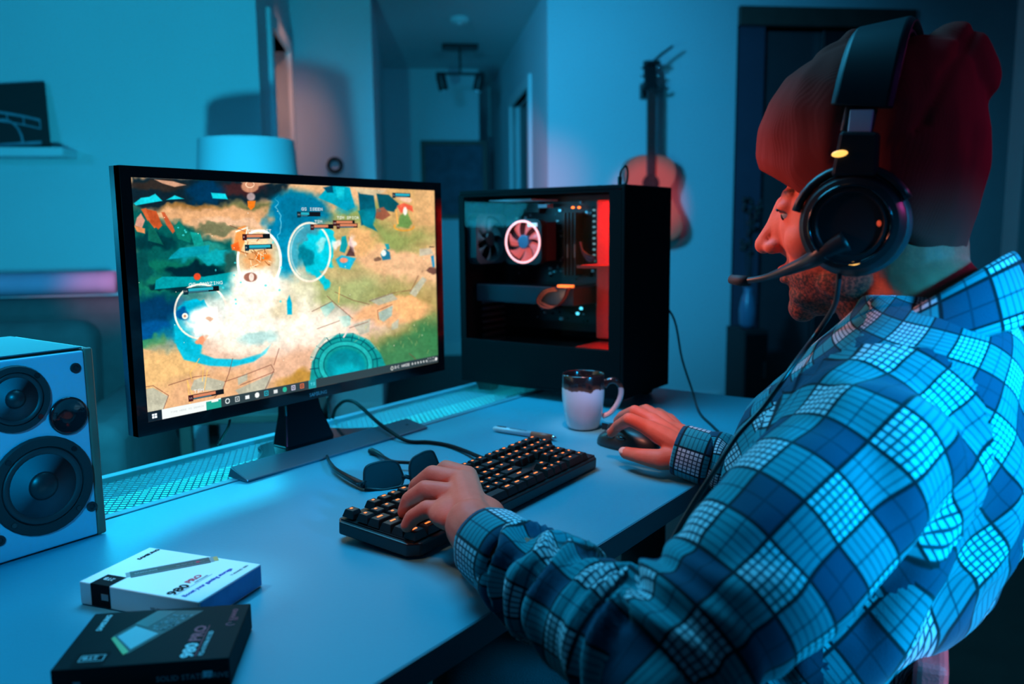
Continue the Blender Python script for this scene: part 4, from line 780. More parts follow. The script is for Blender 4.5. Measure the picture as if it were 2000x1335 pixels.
P = [(KX+KW+0.008, KY+0.06, 0.22), on(1313, 615, 0, 1.712), on(1332, 700, 0, 1.718), on(1352, 762, 0, 1.722), on(1366, 805, 2, 0.003), on(1392, 832, 2, 0.003), on(1413, 856, 2, 0.003), on(1420, 900, 2, 0.003)]
P[1].z = max(P[1].z, .12)
MB().tube(spline(P, 7), 0.0024, 8).build('loose_cable', M_black, label='thin black cord hanging beside the tower down onto the desk', cat='cable', smooth='all')

# ================================================================ keyboard
kb0 = Vector((0.668, 0.768, 0)); ang = math.radians(1.8)
kxd = Vector((math.cos(ang), math.sin(ang), 0)); kyd = Vector((-math.sin(ang), math.cos(ang), 0))
KL, KDP = 0.444, 0.129
korg = on(650, 1020, 2, 0.022)      # rear-left corner of the plate
korg = Vector((korg.x, korg.y, 0)) - kyd*KDP
MK = Matrix(((kxd.x, kyd.x, 0, korg.x), (kxd.y, kyd.y, 0, korg.y), (0, 0, 1, 0), (0, 0, 0, 1)))
tilt = Matrix.Translation((0, 0, 0.003)) @ Matrix.Rotation(math.radians(3.0), 4, 'X'); MKT = MK @ tilt
kb = thing('keyboard', (korg.x, korg.y, 0.0), 'black mechanical keyboard with orange backlit keys under the left hand', 'keyboard')
MB(MKT).prism([(0, 0.012), (0.012, 0), (KL-0.012, 0), (KL, 0.012), (KL, KDP-0.01), (KL-0.01, KDP), (0.01, KDP), (0, KDP-0.01)], 0, 0.016).build('base', M_black, kb, bevel=0.002)
MB(MKT).bb(0.006, KL-0.006, 0.007, KDP-0.007, 0.016, 0.0175).build('plate', mat('plate_dark', (0.02, 0.018, 0.018), 0.35, metal=0.5), kb)
for x in (0.05, KL-0.05): MB(MK).bb(x-0.012, x+0.012, KDP-0.022, KDP-0.01, 0.0008, 0.0105).build('foot', M_blackm, kb)
U = 0.01905; M_key = mat('keycap', (0.010, 0.011, 0.012), 0.42); M_leg = mat('key_legend', (0.5, 0.15, 0.03), 0.5, emit=(1.0, 0.20, 0.035), estr=1.7)
rows = []
x0k = 0.008
main = [[('esc', 1, 0)] + [('f', 1, 2+i) for i in range(4)] + [('f', 1, 6.5+i) for i in range(4)] + [('f', 1, 11+i) for i in range(4)],
        [('k', 1, i) for i in range(13)] + [('b', 2, 13)],
        [('b', 1.5, 0)] + [('k', 1, 1.5+i) for i in range(12)] + [('k', 1.5, 13.5)],
        [('b', 1.75, 0)] + [('k', 1, 1.75+i) for i in range(11)] + [('b', 2.25, 12.75)],
        [('b', 2.25, 0)] + [('k', 1, 2.25+i) for i in range(10)] + [('b', 2.75, 12.25)],
        [('b', 1.25, 0), ('b', 1.25, 1.25), ('b', 1.25, 2.5), ('s', 6.25, 3.75), ('b', 1.25, 10), ('b', 1.25, 11.25), ('b', 1.25, 12.5), ('b', 1.25, 13.75)]]
nav = [[0, 1, 2], [0, 1, 2], [0, 1, 2], [], [1], [0, 1, 2]]
pad = [[(0, 1), (1, 1), (2, 1), (3, 1)], [(0, 1), (1, 1), (2, 1), (3, 1)], [(0, 1), (1, 1), (2, 1)], [(0, 1), (1, 1), (2, 1)], [(0, 1), (1, 1), (2, 1)], [(0, 2), (2, 1)]]
keys = []
yr = [5.25, 4, 3, 2, 1, 0]
sc_ = (KL-0.016)/(22.5*U)
for r in range(6):
    for ty, wd, x in main[r]: keys.append((x, yr[r], wd, ty, r))
    for x in nav[r]: keys.append((15.25+x, yr[r], 1, 'n', r))
    for x, wd in pad[r]: keys.append((18.5+x, yr[r], wd, 'n', r))
kmesh = {}
glyphs = {}
def keymesh(wd):
    if wd in kmesh: return kmesh[wd]
    a = wd*U*sc_-0.0016; d = U-0.0012; t_ = 0.0028
    vs = []
    for z, e, e2 in ((0, 0, 0), (0.0085, t_*.9, 0.0), (0.0092, t_*1.1, 0.0012)): vs += [(e, e+e2*.3, z), (a-e, e+e2*.3, z), (a-e, d-e, z), (e, d-e, z)]
    fs = [(8, 9, 10, 11)]
    for j in range(2):
        for i in range(4): fs.append((j*4+i, j*4+(i+1) % 4, j*4+4+(i+1) % 4, j*4+4+i))
    me = bpy.data.meshes.new('keycap'); me.from_pydata([MK.to_3x3() @ tilt.to_3x3() @ Vector(v) for v in vs], [], fs); me.materials.append(M_key); kmesh[wd] = me; return me
rl = random.Random(5)
leg = []
for k in range(9):
    b = MB(); 
    if k < 7:
        n_ = rl.choice([1, 1, 2, 2]); 
        for q in range(n_):
            x, y = rl.uniform(-.0012, .001)+q*.0014-.0006, rl.uniform(-.001, .001); b.bb(x-.0018, x+.0018, y-.0014, y+.0014, 0, 0.0002)
    else: b.bb(-.0045, .004, -.0013, .0013, 0, 0.0002)
    me = bpy.data.meshes.new('legend'); me.from_pydata([MK.to_3x3() @ tilt.to_3x3() @ v for v in b.v], [], b.f); me.materials.append(M_leg); leg.append(me)
for (x, y, wd, ty, r) in keys:
    o = bpy.data.objects.new('keycap', keymesh(wd)); COL.objects.link(o); o.parent = kb
    hgt_ = 0.0178+[0.002, 0.002, 0.001, 0, 0, 0.0003][r]
    p = MKT @ Vector((x0k+x*U*sc_, 0.0062+y*0.01868, hgt_)); o.location = p-kb.location
    if ty == 's': continue
    l = bpy.data.objects.new('legend', leg[rl.randrange(7)] if ty != 'b' else leg[7+rl.randrange(2)]); COL.objects.link(l); l.parent = o
    l.location = (MK.to_3x3() @ tilt.to_3x3()) @ Vector(((wd*U*sc_-0.0016)/2, U*0.55, 0.0093))
light('keyboard_glow', 'AREA', MKT @ Vector((0.22, 0.07, 0.045)), MKT @ Vector((0.22, 0.07, 0.30)), (1.0, 0.25, 0.06), 0.0, 0.3, 0.08) if False else None
P = [on(652, 812, 2, 0.02), on(664, 790, 2, 0.05), on(690, 783, 2, 0.055), on(716, 805, 2, 0.03), on(748, 836, 2, 0.006), on(786, 858, 2, 0.004), on(830, 862, 2, 0.0035), on(872, 868, 2, 0.0035), on(905, 880, 2, 0.004), on(938, 893, 2, 0.009), on(952, 898, 2, 0.012)]
P = [Vector((1.085, 1.26, 0.012)), Vector((1.085, 1.235, 0.035))] 
P = [on(650, 815, 1, 1.23), on(656, 797, 1, 1.215), on(672, 783, 1, 1.19), on(690, 784, 1, 1.16), on(708, 797, 1, 1.12), on(735, 822, 1, 1.07), on(762, 842, 1, 1.035)] + [on(796, 861, 2, 0.0045), on(838, 863, 2, 0.004), on(875, 869, 2, 0.004), on(908, 880, 2, 0.006), on(940, 893, 2, 0.010), on(968, 899, 2, 0.012), on(985, 902, 2, 0.013)]
MB().tube(spline(P, 7), 0.0034, 10).build('keyboard_cable', mat('cable_rubber', (0.008, 0.008, 0.009), 0.7, spec=0.2), label='thick black keyboard cable curving over the monitor foot and tray', cat='cable', smooth='all')
P = [on(449, 818, 1, 1.15), on(446, 832, 1, 1.15), on(436, 850, 1, 1.16), on(425, 868, 1, 1.17)]
MB().tube(spline(P, 6), 0.0022, 8).build('monitor_cable', M_black, label='thin black cable dropping from behind the monitor to the tray', cat='cable', smooth='all')
P = [on(640, 775, 1, 1.20), on(641, 800, 1, 1.20), on(644, 818, 1, 1.20)]
MB().tube(spline(P, 6), 0.0024, 8).build('power_cable', M_black, label='black power cable behind the monitor foot right of the neck', cat='cable', smooth='all')

# ================================================================ mug
mg = on(1140, 846, 2, 0); mgx, mgy = 1.318, 0.790
mug = thing('coffee_mug', (mgx, mgy, 0.0015), 'white tapered coffee mug with a dripping black-brown rim', 'mug')
mm = bpy.data.materials.new('mug_glaze'); mm.use_nodes = True; nt = mm.node_tree; bs = nt.nodes['Principled BSDF']; bs.inputs['Roughness'].default_value = 0.18; bs.inputs['Coat Weight'].default_value = 0.5
tc = nt.nodes.new('ShaderNodeTexCoord'); sx = nt.nodes.new('ShaderNodeSeparateXYZ'); nz = nt.nodes.new('ShaderNodeTexNoise'); nz.inputs['Scale'].default_value = 55
mth = nt.nodes.new('ShaderNodeMath'); mth.operation = 'MULTIPLY_ADD'; mth.inputs[1].default_value = 0.020; rmp = nt.nodes.new('ShaderNodeValToRGB'); mr = nt.nodes.new('ShaderNodeMapRange')
mr.inputs['From Min'].default_value = 0.070; mr.inputs['From Max'].default_value = 0.110
mpn = nt.nodes.new('ShaderNodeMapping'); mpn.inputs['Scale'].default_value = (1, 1, 0.15)
nt.links.new(tc.outputs['Object'], sx.inputs[0]); nt.links.new(tc.outputs['Object'], mpn.inputs[0]); nt.links.new(mpn.outputs[0], nz.inputs['Vector']); nt.links.new(nz.outputs['Fac'], mth.inputs[0]); nt.links.new(sx.outputs['Z'], mth.inputs[2]); nt.links.new(mth.outputs[0], mr.inputs['Value']); nt.links.new(mr.outputs[0], rmp.inputs[0])
cr_ = rmp.color_ramp; cr_.elements[0].position = 0.36; cr_.elements[0].color = (0.72, 0.62, 0.66, 1); cr_.elements[1].position = 0.40; cr_.elements[1].color = (0.13, 0.05, 0.03, 1); e = cr_.elements.new(0.62); e.color = (0.012, 0.009, 0.010, 1)
nt.links.new(rmp.outputs[0], bs.inputs['Base Color'])
MHt = 0.103
prof = [(0.024, 0), (0.0285, 0.001), (0.031, 0.006), (0.0365, 0.030), (0.0395, 0.060), (0.0402, 0.085), (0.0398, MHt-0.002), (0.0388, MHt), (0.0375, MHt-0.002), (0.0372, 0.085), (0.0360, 0.05), (0.030, 0.012), (0.005, 0.009)]
Mm = Matrix.Translation((mgx, mgy, 0.0015))
MB(Mm).lathe(prof, 56).build('cup', mm, mug, smooth='all')
hd = Vector((0.60, -0.80, 0)).normalized()
hp = spline([hd*0.0385+Vector((0, 0, 0.078)), hd*0.047+Vector((0, 0, 0.087)), hd*0.060+Vector((0, 0, 0.088)), hd*0.070+Vector((0, 0, 0.076)), hd*0.070+Vector((0, 0, 0.058)), hd*0.062+Vector((0, 0, 0.040)), hd*0.050+Vector((0, 0, 0.026)), hd*0.0355+Vector((0, 0, 0.020))], 5)
MB(Mm).tube(hp, [0.0062]*(len(hp)//3)+[0.0050]*(len(hp)-len(hp)//3), 12, up=hd).build('handle', mm, mug, smooth='all')
MB(Mm).lathe([(0.002, 0.083), (0.0369, 0.083), (0.0370, 0.0845)][::-1], 40).build('coffee', mat('coffee', (0.015, 0.008, 0.006), 0.08), mug, smooth=True)

# ================================================================ pen
p0, p1 = on(963, 836, 2, 0.006), on(1087, 855, 2, 0.006); pd = (p1-p0).normalized(); L = (p1-p0).length
pen = thing('ballpoint_pen', (p0.x, p0.y, 0.0008), 'white and red-brown click pen lying left of the mug', 'pen')
Mp = frame(p0, Vector((0, 0, 1)).cross(pd), (0, 0, 1)); Mp = Matrix(((Mp[0][0], Mp[0][1], pd.x, p0.x), (Mp[1][0], Mp[1][1], pd.y, p0.y), (Mp[2][0], Mp[2][1], pd.z, 0.0062), (0, 0, 0, 1)))
MB(Mp).lathe([(0.0015, 0), (0.0036, 0.003), (0.005, 0.012), (0.0052, L*.62)], 18).build('barrel', mat('pen_white', (0.78, 0.78, 0.80), 0.3), pen, smooth='all')
MB(Mp).lathe([(0.0053, L*.62), (0.0055, L*.80), (0.0050, L*.93)], 18).build('grip', mat('pen_red', (0.65, 0.10, 0.05), 0.4), pen, smooth='all')
MB(Mp).lathe([(0.0046, L*.93), (0.003, L*.97), (0.0010, L)], 14).build('tip', M_chrome, pen, smooth='all')
MB(Mp).bb(-0.0012, 0.0012, 0.0048, 0.0062, 0.010, 0.030).build('clip', M_black, pen, bevel=0.0003)
pm = frame(p0+pd*(L*.58)+Vector((0, 0, 0.0115)), -pd, Vector((0, 0, 1)).cross(-pd)) 
text('THE TRUTH SEEKER', 0.0042, frame(Vector((p0.x, p0.y, 0.0062))+pd*(L*.55)+Vector((0, 0, 0.0053)), -pd, Vector((0, 0, 1)).cross(-pd)) @ Matrix.Translation((0, -0.0002, 0)), M_dark, pen, 'barrel_print', bold=0.02)
text('PEN AND PAPER', 0.0034, frame(Vector((p0.x, p0.y, 0.0062))+pd*(L*.52)+Vector((0, 0, 0.0048)), -pd, Vector((0, 0, 1)).cross(-pd)) @ Matrix.Rotation(math.radians(25), 4, 'X') @ Matrix.Translation((0, -0.0042, 0.0001)), M_dark, pen, 'barrel_print')

# ================================================================ mouse
ms = Vector((1.242, 0.655, 0.0))
mouse = thing('computer_mouse', (ms.x, ms.y, 0.0008), 'black computer mouse under the right hand', 'mouse')
ma = math.radians(90-6); md = Vector((math.cos(ma), math.sin(ma), 0)); mx_ = Vector((md.y, -md.x, 0))
MM = Matrix(((mx_.x, md.x, 0, ms.x), (mx_.y, md.y, 0, ms.y), (0, 0, 1, 0.0008), (0, 0, 0, 1)))
vs = []; fs = []; NA, NR = 28, 9
for j in range(NR+1):
    f = j/NR; 
    for i in range(NA):
        a = 2*PI*i/NA; c_, s_ = math.cos(a), math.sin(a)
        rr = 1-f; sh = rr**0.5 if j else 1.0
        ex = 0.031*(1-0.10*math.cos(2*a)); X = 0.031*np.sign(c_)*abs(c_)**0.85*(1 if j == 0 else (1-f**2.2)); Y = 0.060*np.sign(s_)*abs(s_)**0.9*(1 if j == 0 else (1-f**2.2))
        Z = 0.036*(math.sin(f*PI/2)**0.8)*(1-0.32*max(0, Y/0.06)**1.5-0.10*max(0, -Y/0.06)**2) if j else 0.0
        vs.append((X, Y-0.0, Z+0.0))
for j in range(NR):
    for i in range(NA): fs.append((j*NA+i, j*NA+(i+1) % NA, (j+1)*NA+(i+1) % NA, (j+1)*NA+i))
fs.append(tuple(range(NA))[::-1]); fs.append(tuple(range(NR*NA, NR*NA+NA)))
MB(MM).add(vs, fs).build('shell', M_black, mouse, smooth='all')
MB(MM @ Matrix.Translation((0, 0.034, 0.0275))).lathe([(0.006, -0.0035), (0.0085, -0.002), (0.0085, 0.002), (0.006, 0.0035)], 18, M=Matrix.Rotation(PI/2, 4, 'Y')).build('scroll_wheel', mat('rubber', (0.02, 0.022, 0.025), 0.5), mouse, smooth=True)
MB(MM).bb(-0.0004, 0.0004, 0.018, 0.055, 0.022, 0.0335).build('button_seam', M_dark, mouse)
for y in (-0.004, 0.018): MB(MM @ Matrix.Translation((-0.0285, y, 0.021))).ell((0, 0, 0), (0.003, 0.0095, 0.0035), n=12, k=6).build('side_button', M_blackg, mouse, smooth='all')

# ================================================================ sunglasses
sg = thing('sunglasses', (0.90, 0.90, 0.0008), 'black sunglasses lying upside down behind the keyboard', 'sunglasses')
M_gfr = mat('glasses_frame', (0.008, 0.009, 0.011), 0.42, spec=0.3)
M_lens = mat('smoke_lens', (0.012, 0.03, 0.034), 0.08, spec=0.8, coat=0.5)
A_ = on(709, 958, 2, 0.002); B_ = on(872, 938, 2, 0.002); ux = (B_-A_).normalized(); nrm = Vector((-ux.y, ux.x, 0)).normalized()
uy = (Vector((0, 0, 1))*0.80+nrm*0.60).normalized(); pn_ = ux.cross(uy)
def gp(px, py, off=0.0):
    o = A_+pn_*off; d = ray(px, py); t = (o-CO).dot(pn_)/d.dot(pn_); return CO+d*t
for LP in ([(711, 938), (712, 918), (718, 909), (731, 904), (752, 900), (770, 901), (778, 907), (783, 918), (788, 932), (785, 945), (777, 951), (750, 956), (722, 957), (714, 951)], [(801, 929), (800, 910), (806, 895), (820, 886), (832, 881), (844, 881), (850, 890), (857, 908), (863, 926), (860, 937), (838, 941), (812, 944), (803, 939)]):
    L_ = [gp(*q) for q in LP]; Ls = spline(L_+[L_[0]], 3)[:-1]; c_ = sum(Ls, Vector())/len(Ls); n_ = len(Ls); nv = pn_*0.0008
    MB().tube(Ls, 0.0018, 8, closed=True).build('rim', M_gfr, sg, smooth='all')
    MB().add([p+nv for p in Ls]+[c_+nv*2.4]+[p-nv for p in Ls]+[c_+nv*0.4], [(i, (i+1) % n_, n_) for i in range(n_)]+[((i+1) % n_+n_+1, i+n_+1, 2*n_+1) for i in range(n_)]).build('lens', M_lens, sg, smooth='all')
MB().tube([gp(786, 934), gp(792, 930), gp(800, 932)], 0.0034, 8).build('bridge', M_gfr, sg, smooth='all')
MB().tube([gp(712, 955), gp(750, 957.5), gp(785, 950), gp(815, 945), gp(862, 938)], 0.0026, 8).build('brow_bar', M_gfr, sg, smooth='all')
hz = 0.008
P = [gp(712, 946), on(704, 944, 2, hz), on(690, 937, 2, hz+.001), on(672, 927, 2, hz+.001), on(655, 916, 2, hz), on(646, 905, 2, hz-.002), on(641, 896, 2, .006), on(639, 890, 2, .004)]
S_ = spline(P, 5); n_ = len(S_); MB().tube(S_, [0.0062*(1-.62*min(1, i/n_*1.25)) for i in range(n_)], 8, flat=1.0).build('temple_arm', M_gfr, sg, smooth='all')
P = [gp(860, 930), on(852, 910, 2, .013), on(835, 905, 2, .014), on(800, 903, 2, .013), on(768, 901, 2, .011), on(752, 894, 2, .008), on(738, 885, 2, .006), on(724, 880, 2, .0055)]
S_ = spline(P, 5); n_ = len(S_); MB().tube(S_, [0.0030 if i < n_*.72 else 0.0030+0.0032*(i/n_-.72)*3.5 for i in range(n_)], 8).build('temple_arm', M_gfr, sg, smooth='all')
q = on(702, 943, 2, hz+.006); MB(frame(q, ux, uy)).bb(-.004, .006, -.0008, .0008, 0, .001).build('hinge_badge', M_chrome, sg)

# ================================================================ boxed drives
def carton(name, px4, H, label, mtop, mside, zoff=0.0008):
    # px4: rear-left, rear-right, front-right, front-left corners in reading order (top left, top right, bottom right, bottom left)
    TLc, TRc, BRc, BLc = [on(x, y, 2, H+zoff) for x, y in px4]
    c_ = (TLc+TRc+BRc+BLc)/4; u_ = ((TRc-TLc)+(BRc-BLc)).normalized(); v_ = Vector((-u_.y, u_.x, 0))
    w_ = ((TRc-TLc).length+(BRc-BLc).length)/2; h_ = ((TLc-BLc).length+(TRc-BRc).length)/2
    root = thing(name, (c_.x, c_.y, zoff), label, 'box', 'boxed storage drives')
    M = Matrix(((u_.x, v_.x, 0, c_.x-u_.x*w_/2-v_.x*h_/2), (u_.y, v_.y, 0, c_.y-u_.y*w_/2-v_.y*h_/2), (0, 0, 1, zoff), (0, 0, 0, 1)))
    MB(M).bb(0, w_, 0, h_, 0, H).build('carton', mside, root, bevel=0.0012)
    return root, M, w_, h_
PT = 0.00025
M_white = mat('box_white', (0.86, 0.88, 0.90), 0.45); M_bblack = mat('box_black', (0.010, 0.012, 0.014), 0.6, spec=0.08)
M_ink = mat('ink_black', (0.006, 0.006, 0.008), 0.7, spec=0.1); M_inkw = mat('ink_white', (0.75, 0.78, 0.8), 0.5); M_inkr = mat('ink_red', (0.75, 0.02, 0.06), 0.5); M_inkb = mat('ink_blue', (0.01, 0.04, 0.45), 0.5); M_inkg = mat('ink_grey', (0.25, 0.28, 0.3), 0.5); M_gold = mat('gold_contact', (0.45, 0.40, 0.16), 0.35, metal=0.5)
bx, Mb, bw, bh = carton('white_drive_box', [(166, 1128), (303, 1064), (500, 1105), (378, 1183)], 0.024, 'white boxed solid-state drive with blue slogan, behind the black box', None, M_white)
H = 0.024
def pat(x0, x1, y0, y1, m_, nm, par, M, z0=None, dz=PT, name='print_patch'): return MB(M).bb(x0, x1, y0, y1, (z0 if z0 is not None else nm), (z0 if z0 is not None else nm)+dz).build(name, m_, par)
T = lambda M, x, y, z, rot=0: M @ Matrix.Translation((x, y, z+PT)) @ Matrix.Rotation(math.radians(rot), 4, 'Z')
text('SAMSUNG', 0.0066, T(Mb, bw*.66, bh*.885, H), M_ink, bx, bold=0.03, sx=1.0)
pat(0.0, bw*.235, bh*.735, bh*.90, M_ink, H, bx, Mb)
text('2TB', 0.0075, T(Mb, bw*.165, bh*.785, H+PT, 90), M_inkw, bx, bold=0.01)
MB(Mb).bb(-PT, 0.0, bh*.735, bh*.90, 0.0008, H).build('side_patch', M_ink, bx)
MB(Mb).bb(-PT*2, -PT, bh*.75, bh*.81, H*.35, H*.62).build('side_mark', M_inkg, bx)
sm = Mb @ Matrix.Translation((-PT, 0, 0))
# pictured drive stick: slanted long bar
dM = Mb @ Matrix.Translation((bw*.27, bh*.765, H)) @ Matrix.Rotation(math.radians(-41.5), 4, 'Z')
Ls = 0.082; ws = 0.0165
MB(dM).bb(0.004, Ls, -ws/2, ws/2, 0, PT*1.2).build('pictured_drive', mat('drive_print', (0.045, 0.05, 0.05), 0.5), bx)
MB(dM).bb(0.0, 0.004, -ws/2+.003, ws/2-.001, 0, PT*1.2).build('pictured_end', M_inkg, bx); MB(dM).bb(Ls, Ls+0.004, -ws/2+.001, ws/2-.001, 0, PT*1.2).build('pictured_end', M_inkg, bx)
MB(dM).bb(Ls+0.004, Ls+0.0085, -ws/2+.002, ws/2-.002, 0, PT*1.2).build('pictured_contacts', M_gold, bx)
MB(dM).bb(0.005, Ls-.001, -ws/2+.0022, -ws/2+.003, PT*1.2, PT*1.6).bb(0.005, Ls-.001, ws/2-.0018, ws/2-.0012, PT*1.2, PT*1.6).build('pictured_ridges', M_inkg, bx)
text('SAMSUNG', 0.0048, dM @ Matrix.Translation((0.008, -0.0015, PT*1.3)), M_inkg, bx, bold=0.02)
text('980 PRO with Heatsink', 0.0030, dM @ Matrix.Translation((0.048, -0.001, PT*1.3)), M_inkg, bx)
MB(dM).lathe([(0.0022, 0), (0.0022, PT*1.8)], 14, M=Matrix.Translation((Ls-.012, 0, 0))).build('red_dot', M_inkr, bx)
text('980', 0.0145, T(Mb, bw*.04, bh*.225, H), M_ink, bx, bold=0.03, sx=1.12)
text('PRO', 0.0095, T(Mb, bw*.33, bh*.258, H), M_inkr, bx, bold=0.04, sx=1.1)
text('with Heatsink', 0.0035, T(Mb, bw*.36, bh*.225, H), M_inkg, bx)
MB(Mb).bb(bw*.06, bw*.60, bh*.213, bh*.216, H, H+PT).build('rule_line', M_inkg, bx)
text('Boost your gaming storage', 0.0072, T(Mb, bw*.05, bh*.135, H), M_inkb, bx, bold=0.025, sx=0.90)
text('V-NAND SSD', 0.0046, T(Mb, bw*.64, bh*.065, H), M_inkg, bx)
MB(Mb).bb(bw*.02, bw*.98, -PT, 0, H*.06, H*.93).build('blue_side', mat('box_side_blue', (0.05, 0.30, 0.75), 0.35, var=0.5, vscale=30), bx)
MB(Mb @ Matrix.Translation((-PT, bh*.45, H*.35)) @ Matrix(((0, 0, -1, 0), (-1, 0, 0, 0), (0, 1, 0, 0), (0, 0, 0, 1)))).bb(0, 0.001, 0, 0.001, 0, 0.0001)
text('980 PRO with Heatsink', 0.0045, Mb @ Matrix(((0, 0, -1, -PT), (-1, 0, 0, bh*.40), (0, 1, 0, H*.30), (0, 0, 0, 1))), M_inkg, bx)
bk, Mk, kw, kh = carton('black_drive_box', [(108, 1300), (190, 1190), (489, 1184), (440, 1293)], 0.025, 'black boxed solid-state drive with red lettering, nearest the desk corner', None, M_bblack)
H = 0.025
text('SAMSUNG', 0.0066, T(Mk, kw*.64, kh*.875, H), M_inkw, bk, bold=0.03)
pat(kw*.03, kw*.25, kh*.72, kh*.90, M_ink, H, bk, Mk)
fm = MB(Mk); xa, xb, ya, yb = kw*.10, kw*.20, kh*.735, kh*.875
for (a0, a1, b0, b1) in ((xa, xb, ya, ya+.0006), (xa, xb, yb-.0006, yb), (xa, xa+.0006, ya, yb), (xb-.0006, xb, ya, yb)): fm.bb(a0, a1, b0, b1, H+PT, H+PT*2)
fm.build('capacity_frame', M_inkw, bk)
text('2TB', 0.0075, T(Mk, kw*.178, kh*.772, H+PT, 90), M_inkw, bk, bold=0.01)
dM = Mk @ Matrix.Translation((kw*.22, kh*.56, H)) @ Matrix.Rotation(math.radians(2), 4, 'Z')
# pictured board
c1_ = [on(x, y, 2, H+0.0008) for x, y in ((218, 1244), (297, 1197), (400, 1190), (245, 1277))]
inv = Mk.inverted(); q = [inv @ p for p in c1_]
def quad(pts, m_, nm, dz=PT): MB(Mk).prism([(p.x, p.y) for p in pts], H+0.0, H+dz).build(nm, m_, bk)
def qp(a, b):  # bilinear on the pictured board: a along its length, b across
    S = [inv @ on(x, y, 2, H+0.0008) for x, y in ((220, 1243), (248, 1277), (398, 1192), (310, 1192))]
    return (S[0]*(1-b)+S[1]*b)*(1-a)+(S[3]*(1-b)+S[2]*b)*a
def bq(a0, a1, b0, b1, m_, nm, dz): quad([qp(a0, b0), qp(a1, b0), qp(a1, b1), qp(a0, b1)], m_, nm, dz)
bq(0, 1, 0, 1, mat('pictured_board', (0.06, 0.07, 0.07), 0.5), 'pictured_board', PT)
bq(-.04, 0.03, 0.05, .95, M_gold, 'pictured_contacts', PT*1.5)
bq(.06, .42, .12, .90, mat('pictured_label', (0.42, 0.52, 0.56), 0.4), 'pictured_chip_label', PT*1.8)
bq(.47, .98, .0, .42, mat('pictured_chip', (0.10, 0.13, 0.135), 0.4), 'pictured_chip', PT*1.8)
rr_ = random.Random(2); sc2 = MB(Mk)
for k in range(46):
    a, b_ = rr_.uniform(.46, .86), rr_.uniform(.48, .92); s_ = rr_.uniform(.018, .045)
    P_ = [qp(a, b_), qp(a+s_, b_), qp(a+s_, b_+.05), qp(a, b_+.05)]; sc2.prism([(p.x, p.y) for p in P_], H+PT, H+PT*1.8)
tag(sc2.build('pictured_components', M_inkg, bk), kind='stuff')
text('980', 0.0145, T(Mk, kw*.05, kh*.220, H), M_inkw, bk, bold=0.03, sx=1.12)
text('PRO', 0.0135, T(Mk, kw*.32, kh*.220, H), M_inkr, bk, bold=0.04, sx=1.1)
MB(Mk).bb(kw*.07, kw*.60, kh*.203, kh*.208, H, H+PT).build('rule_line', M_inkr, bk)
text('PCIe 4.0 NVMe M.2 SSD', 0.0054, T(Mk, kw*.07, kh*.162, H), M_inkw, bk, bold=0.01, sx=.78)
text('V-NAND', 0.0062, T(Mk, kw*.66, kh*.068, H), M_inkr, bk, bold=0.03); text('SSD', 0.0042, T(Mk, kw*.66, kh*.045, H), M_inkr, bk, bold=0.03)
MB(Mk).tube([Mk.inverted() @ p if False else p for p in [(kw*.60+.003*math.cos(a_*.7), kh*.075+.004*math.sin(a_*.7), H+PT) for a_ in range(7)]], .0006, 5, flat=.3).build('maker_mark', M_inkr, bk)
sideM = Mk @ Matrix(((0, 0, -1, -PT), (-1, 0, 0, kh*.42), (0, 1, 0, H*.35), (0, 0, 0, 1)))
text('SOLID STATE DRIVE', 0.0065, sideM, M_inkg, bk); MB(Mk).bb(-PT, 0, kh*.10, kh*.155, H*.38, H*.60).build('side_mark', M_inkw, bk); MB(Mk).bb(-PT, 0, kh*.84, kh*.88, H*.3, H*.55).build('side_mark', M_inkg, bk)
# ================================================================ the person
def remesh(mb, voxel, smooth_it=4, fac=0.5):
    me = bpy.data.meshes.new('tmp'); me.from_pydata([tuple(v) for v in mb.v], [], mb.f); me.update()
    o = bpy.data.objects.new('tmp', me); COL.objects.link(o)
    r = o.modifiers.new('r', 'REMESH'); r.mode = 'VOXEL'; r.voxel_size = voxel; r.adaptivity = 0
    s = o.modifiers.new('s', 'SMOOTH'); s.factor = fac; s.iterations = smooth_it
    dg = bpy.context.evaluated_depsgraph_get(); m2 = bpy.data.meshes.new_from_object(o.evaluated_get(dg))
    bpy.data.objects.remove(o, do_unlink=True); return m2
def arrays(me):
    n = len(me.vertices); v = np.empty(n*3, np.float32); me.vertices.foreach_get('co', v); nn = np.empty(n*3, np.float32); me.vertices.foreach_get('normal', nn)
    return v.reshape(-1, 3).astype(float), nn.reshape(-1, 3).astype(float)
def setv(me, v): me.vertices.foreach_set('co', v.astype(np.float32).ravel()); me.update()
def link(name, me, m, parent, smooth=True):
    me.name = name; o = bpy.data.objects.new(name, me); COL.objects.link(o); o.parent = parent
    v, _ = arrays(me); l = parent.location; q = parent.parent
    off = np.array(l); 
    while q is not None: off = off+np.array(q.location); q = q.parent
    setv(me, v-off); me.materials.clear(); me.materials.append(m)
    me.polygons.foreach_set('use_smooth', np.ones(len(me.polygons), bool)); me.update(); return o
def snoise(P, sc, seed=0.0):
    P = P*np.array(sc); out = np.empty(len(P))
    for i, p in enumerate(P): out[i] = noise.noise(Vector((p[0]+seed, p[1]+seed*.7, p[2]-seed)))
    return out
def caps(mb, a, b, ra, rb, n=12):
    a, b = Vector(a), Vector(b); L = (b-a).length; k = 5; mb.ell(a, (ra,)*3, n=n, k=8); mb.ell(b, (rb,)*3, n=n, k=8)
    mb.tube([a, b], [ra, rb], n)
def chain(mb, pts, rad, n=12):
    for i in range(len(pts)-1): caps(mb, pts[i], pts[i+1], rad[i], rad[i+1], n)

TX = 0.92
HC = at(1708, 398, 0.868)
person = thing('person', (TX, 0.25, -0.34), 'person in a blue plaid flannel shirt, rust beanie and headset, seated at the desk typing', 'person')
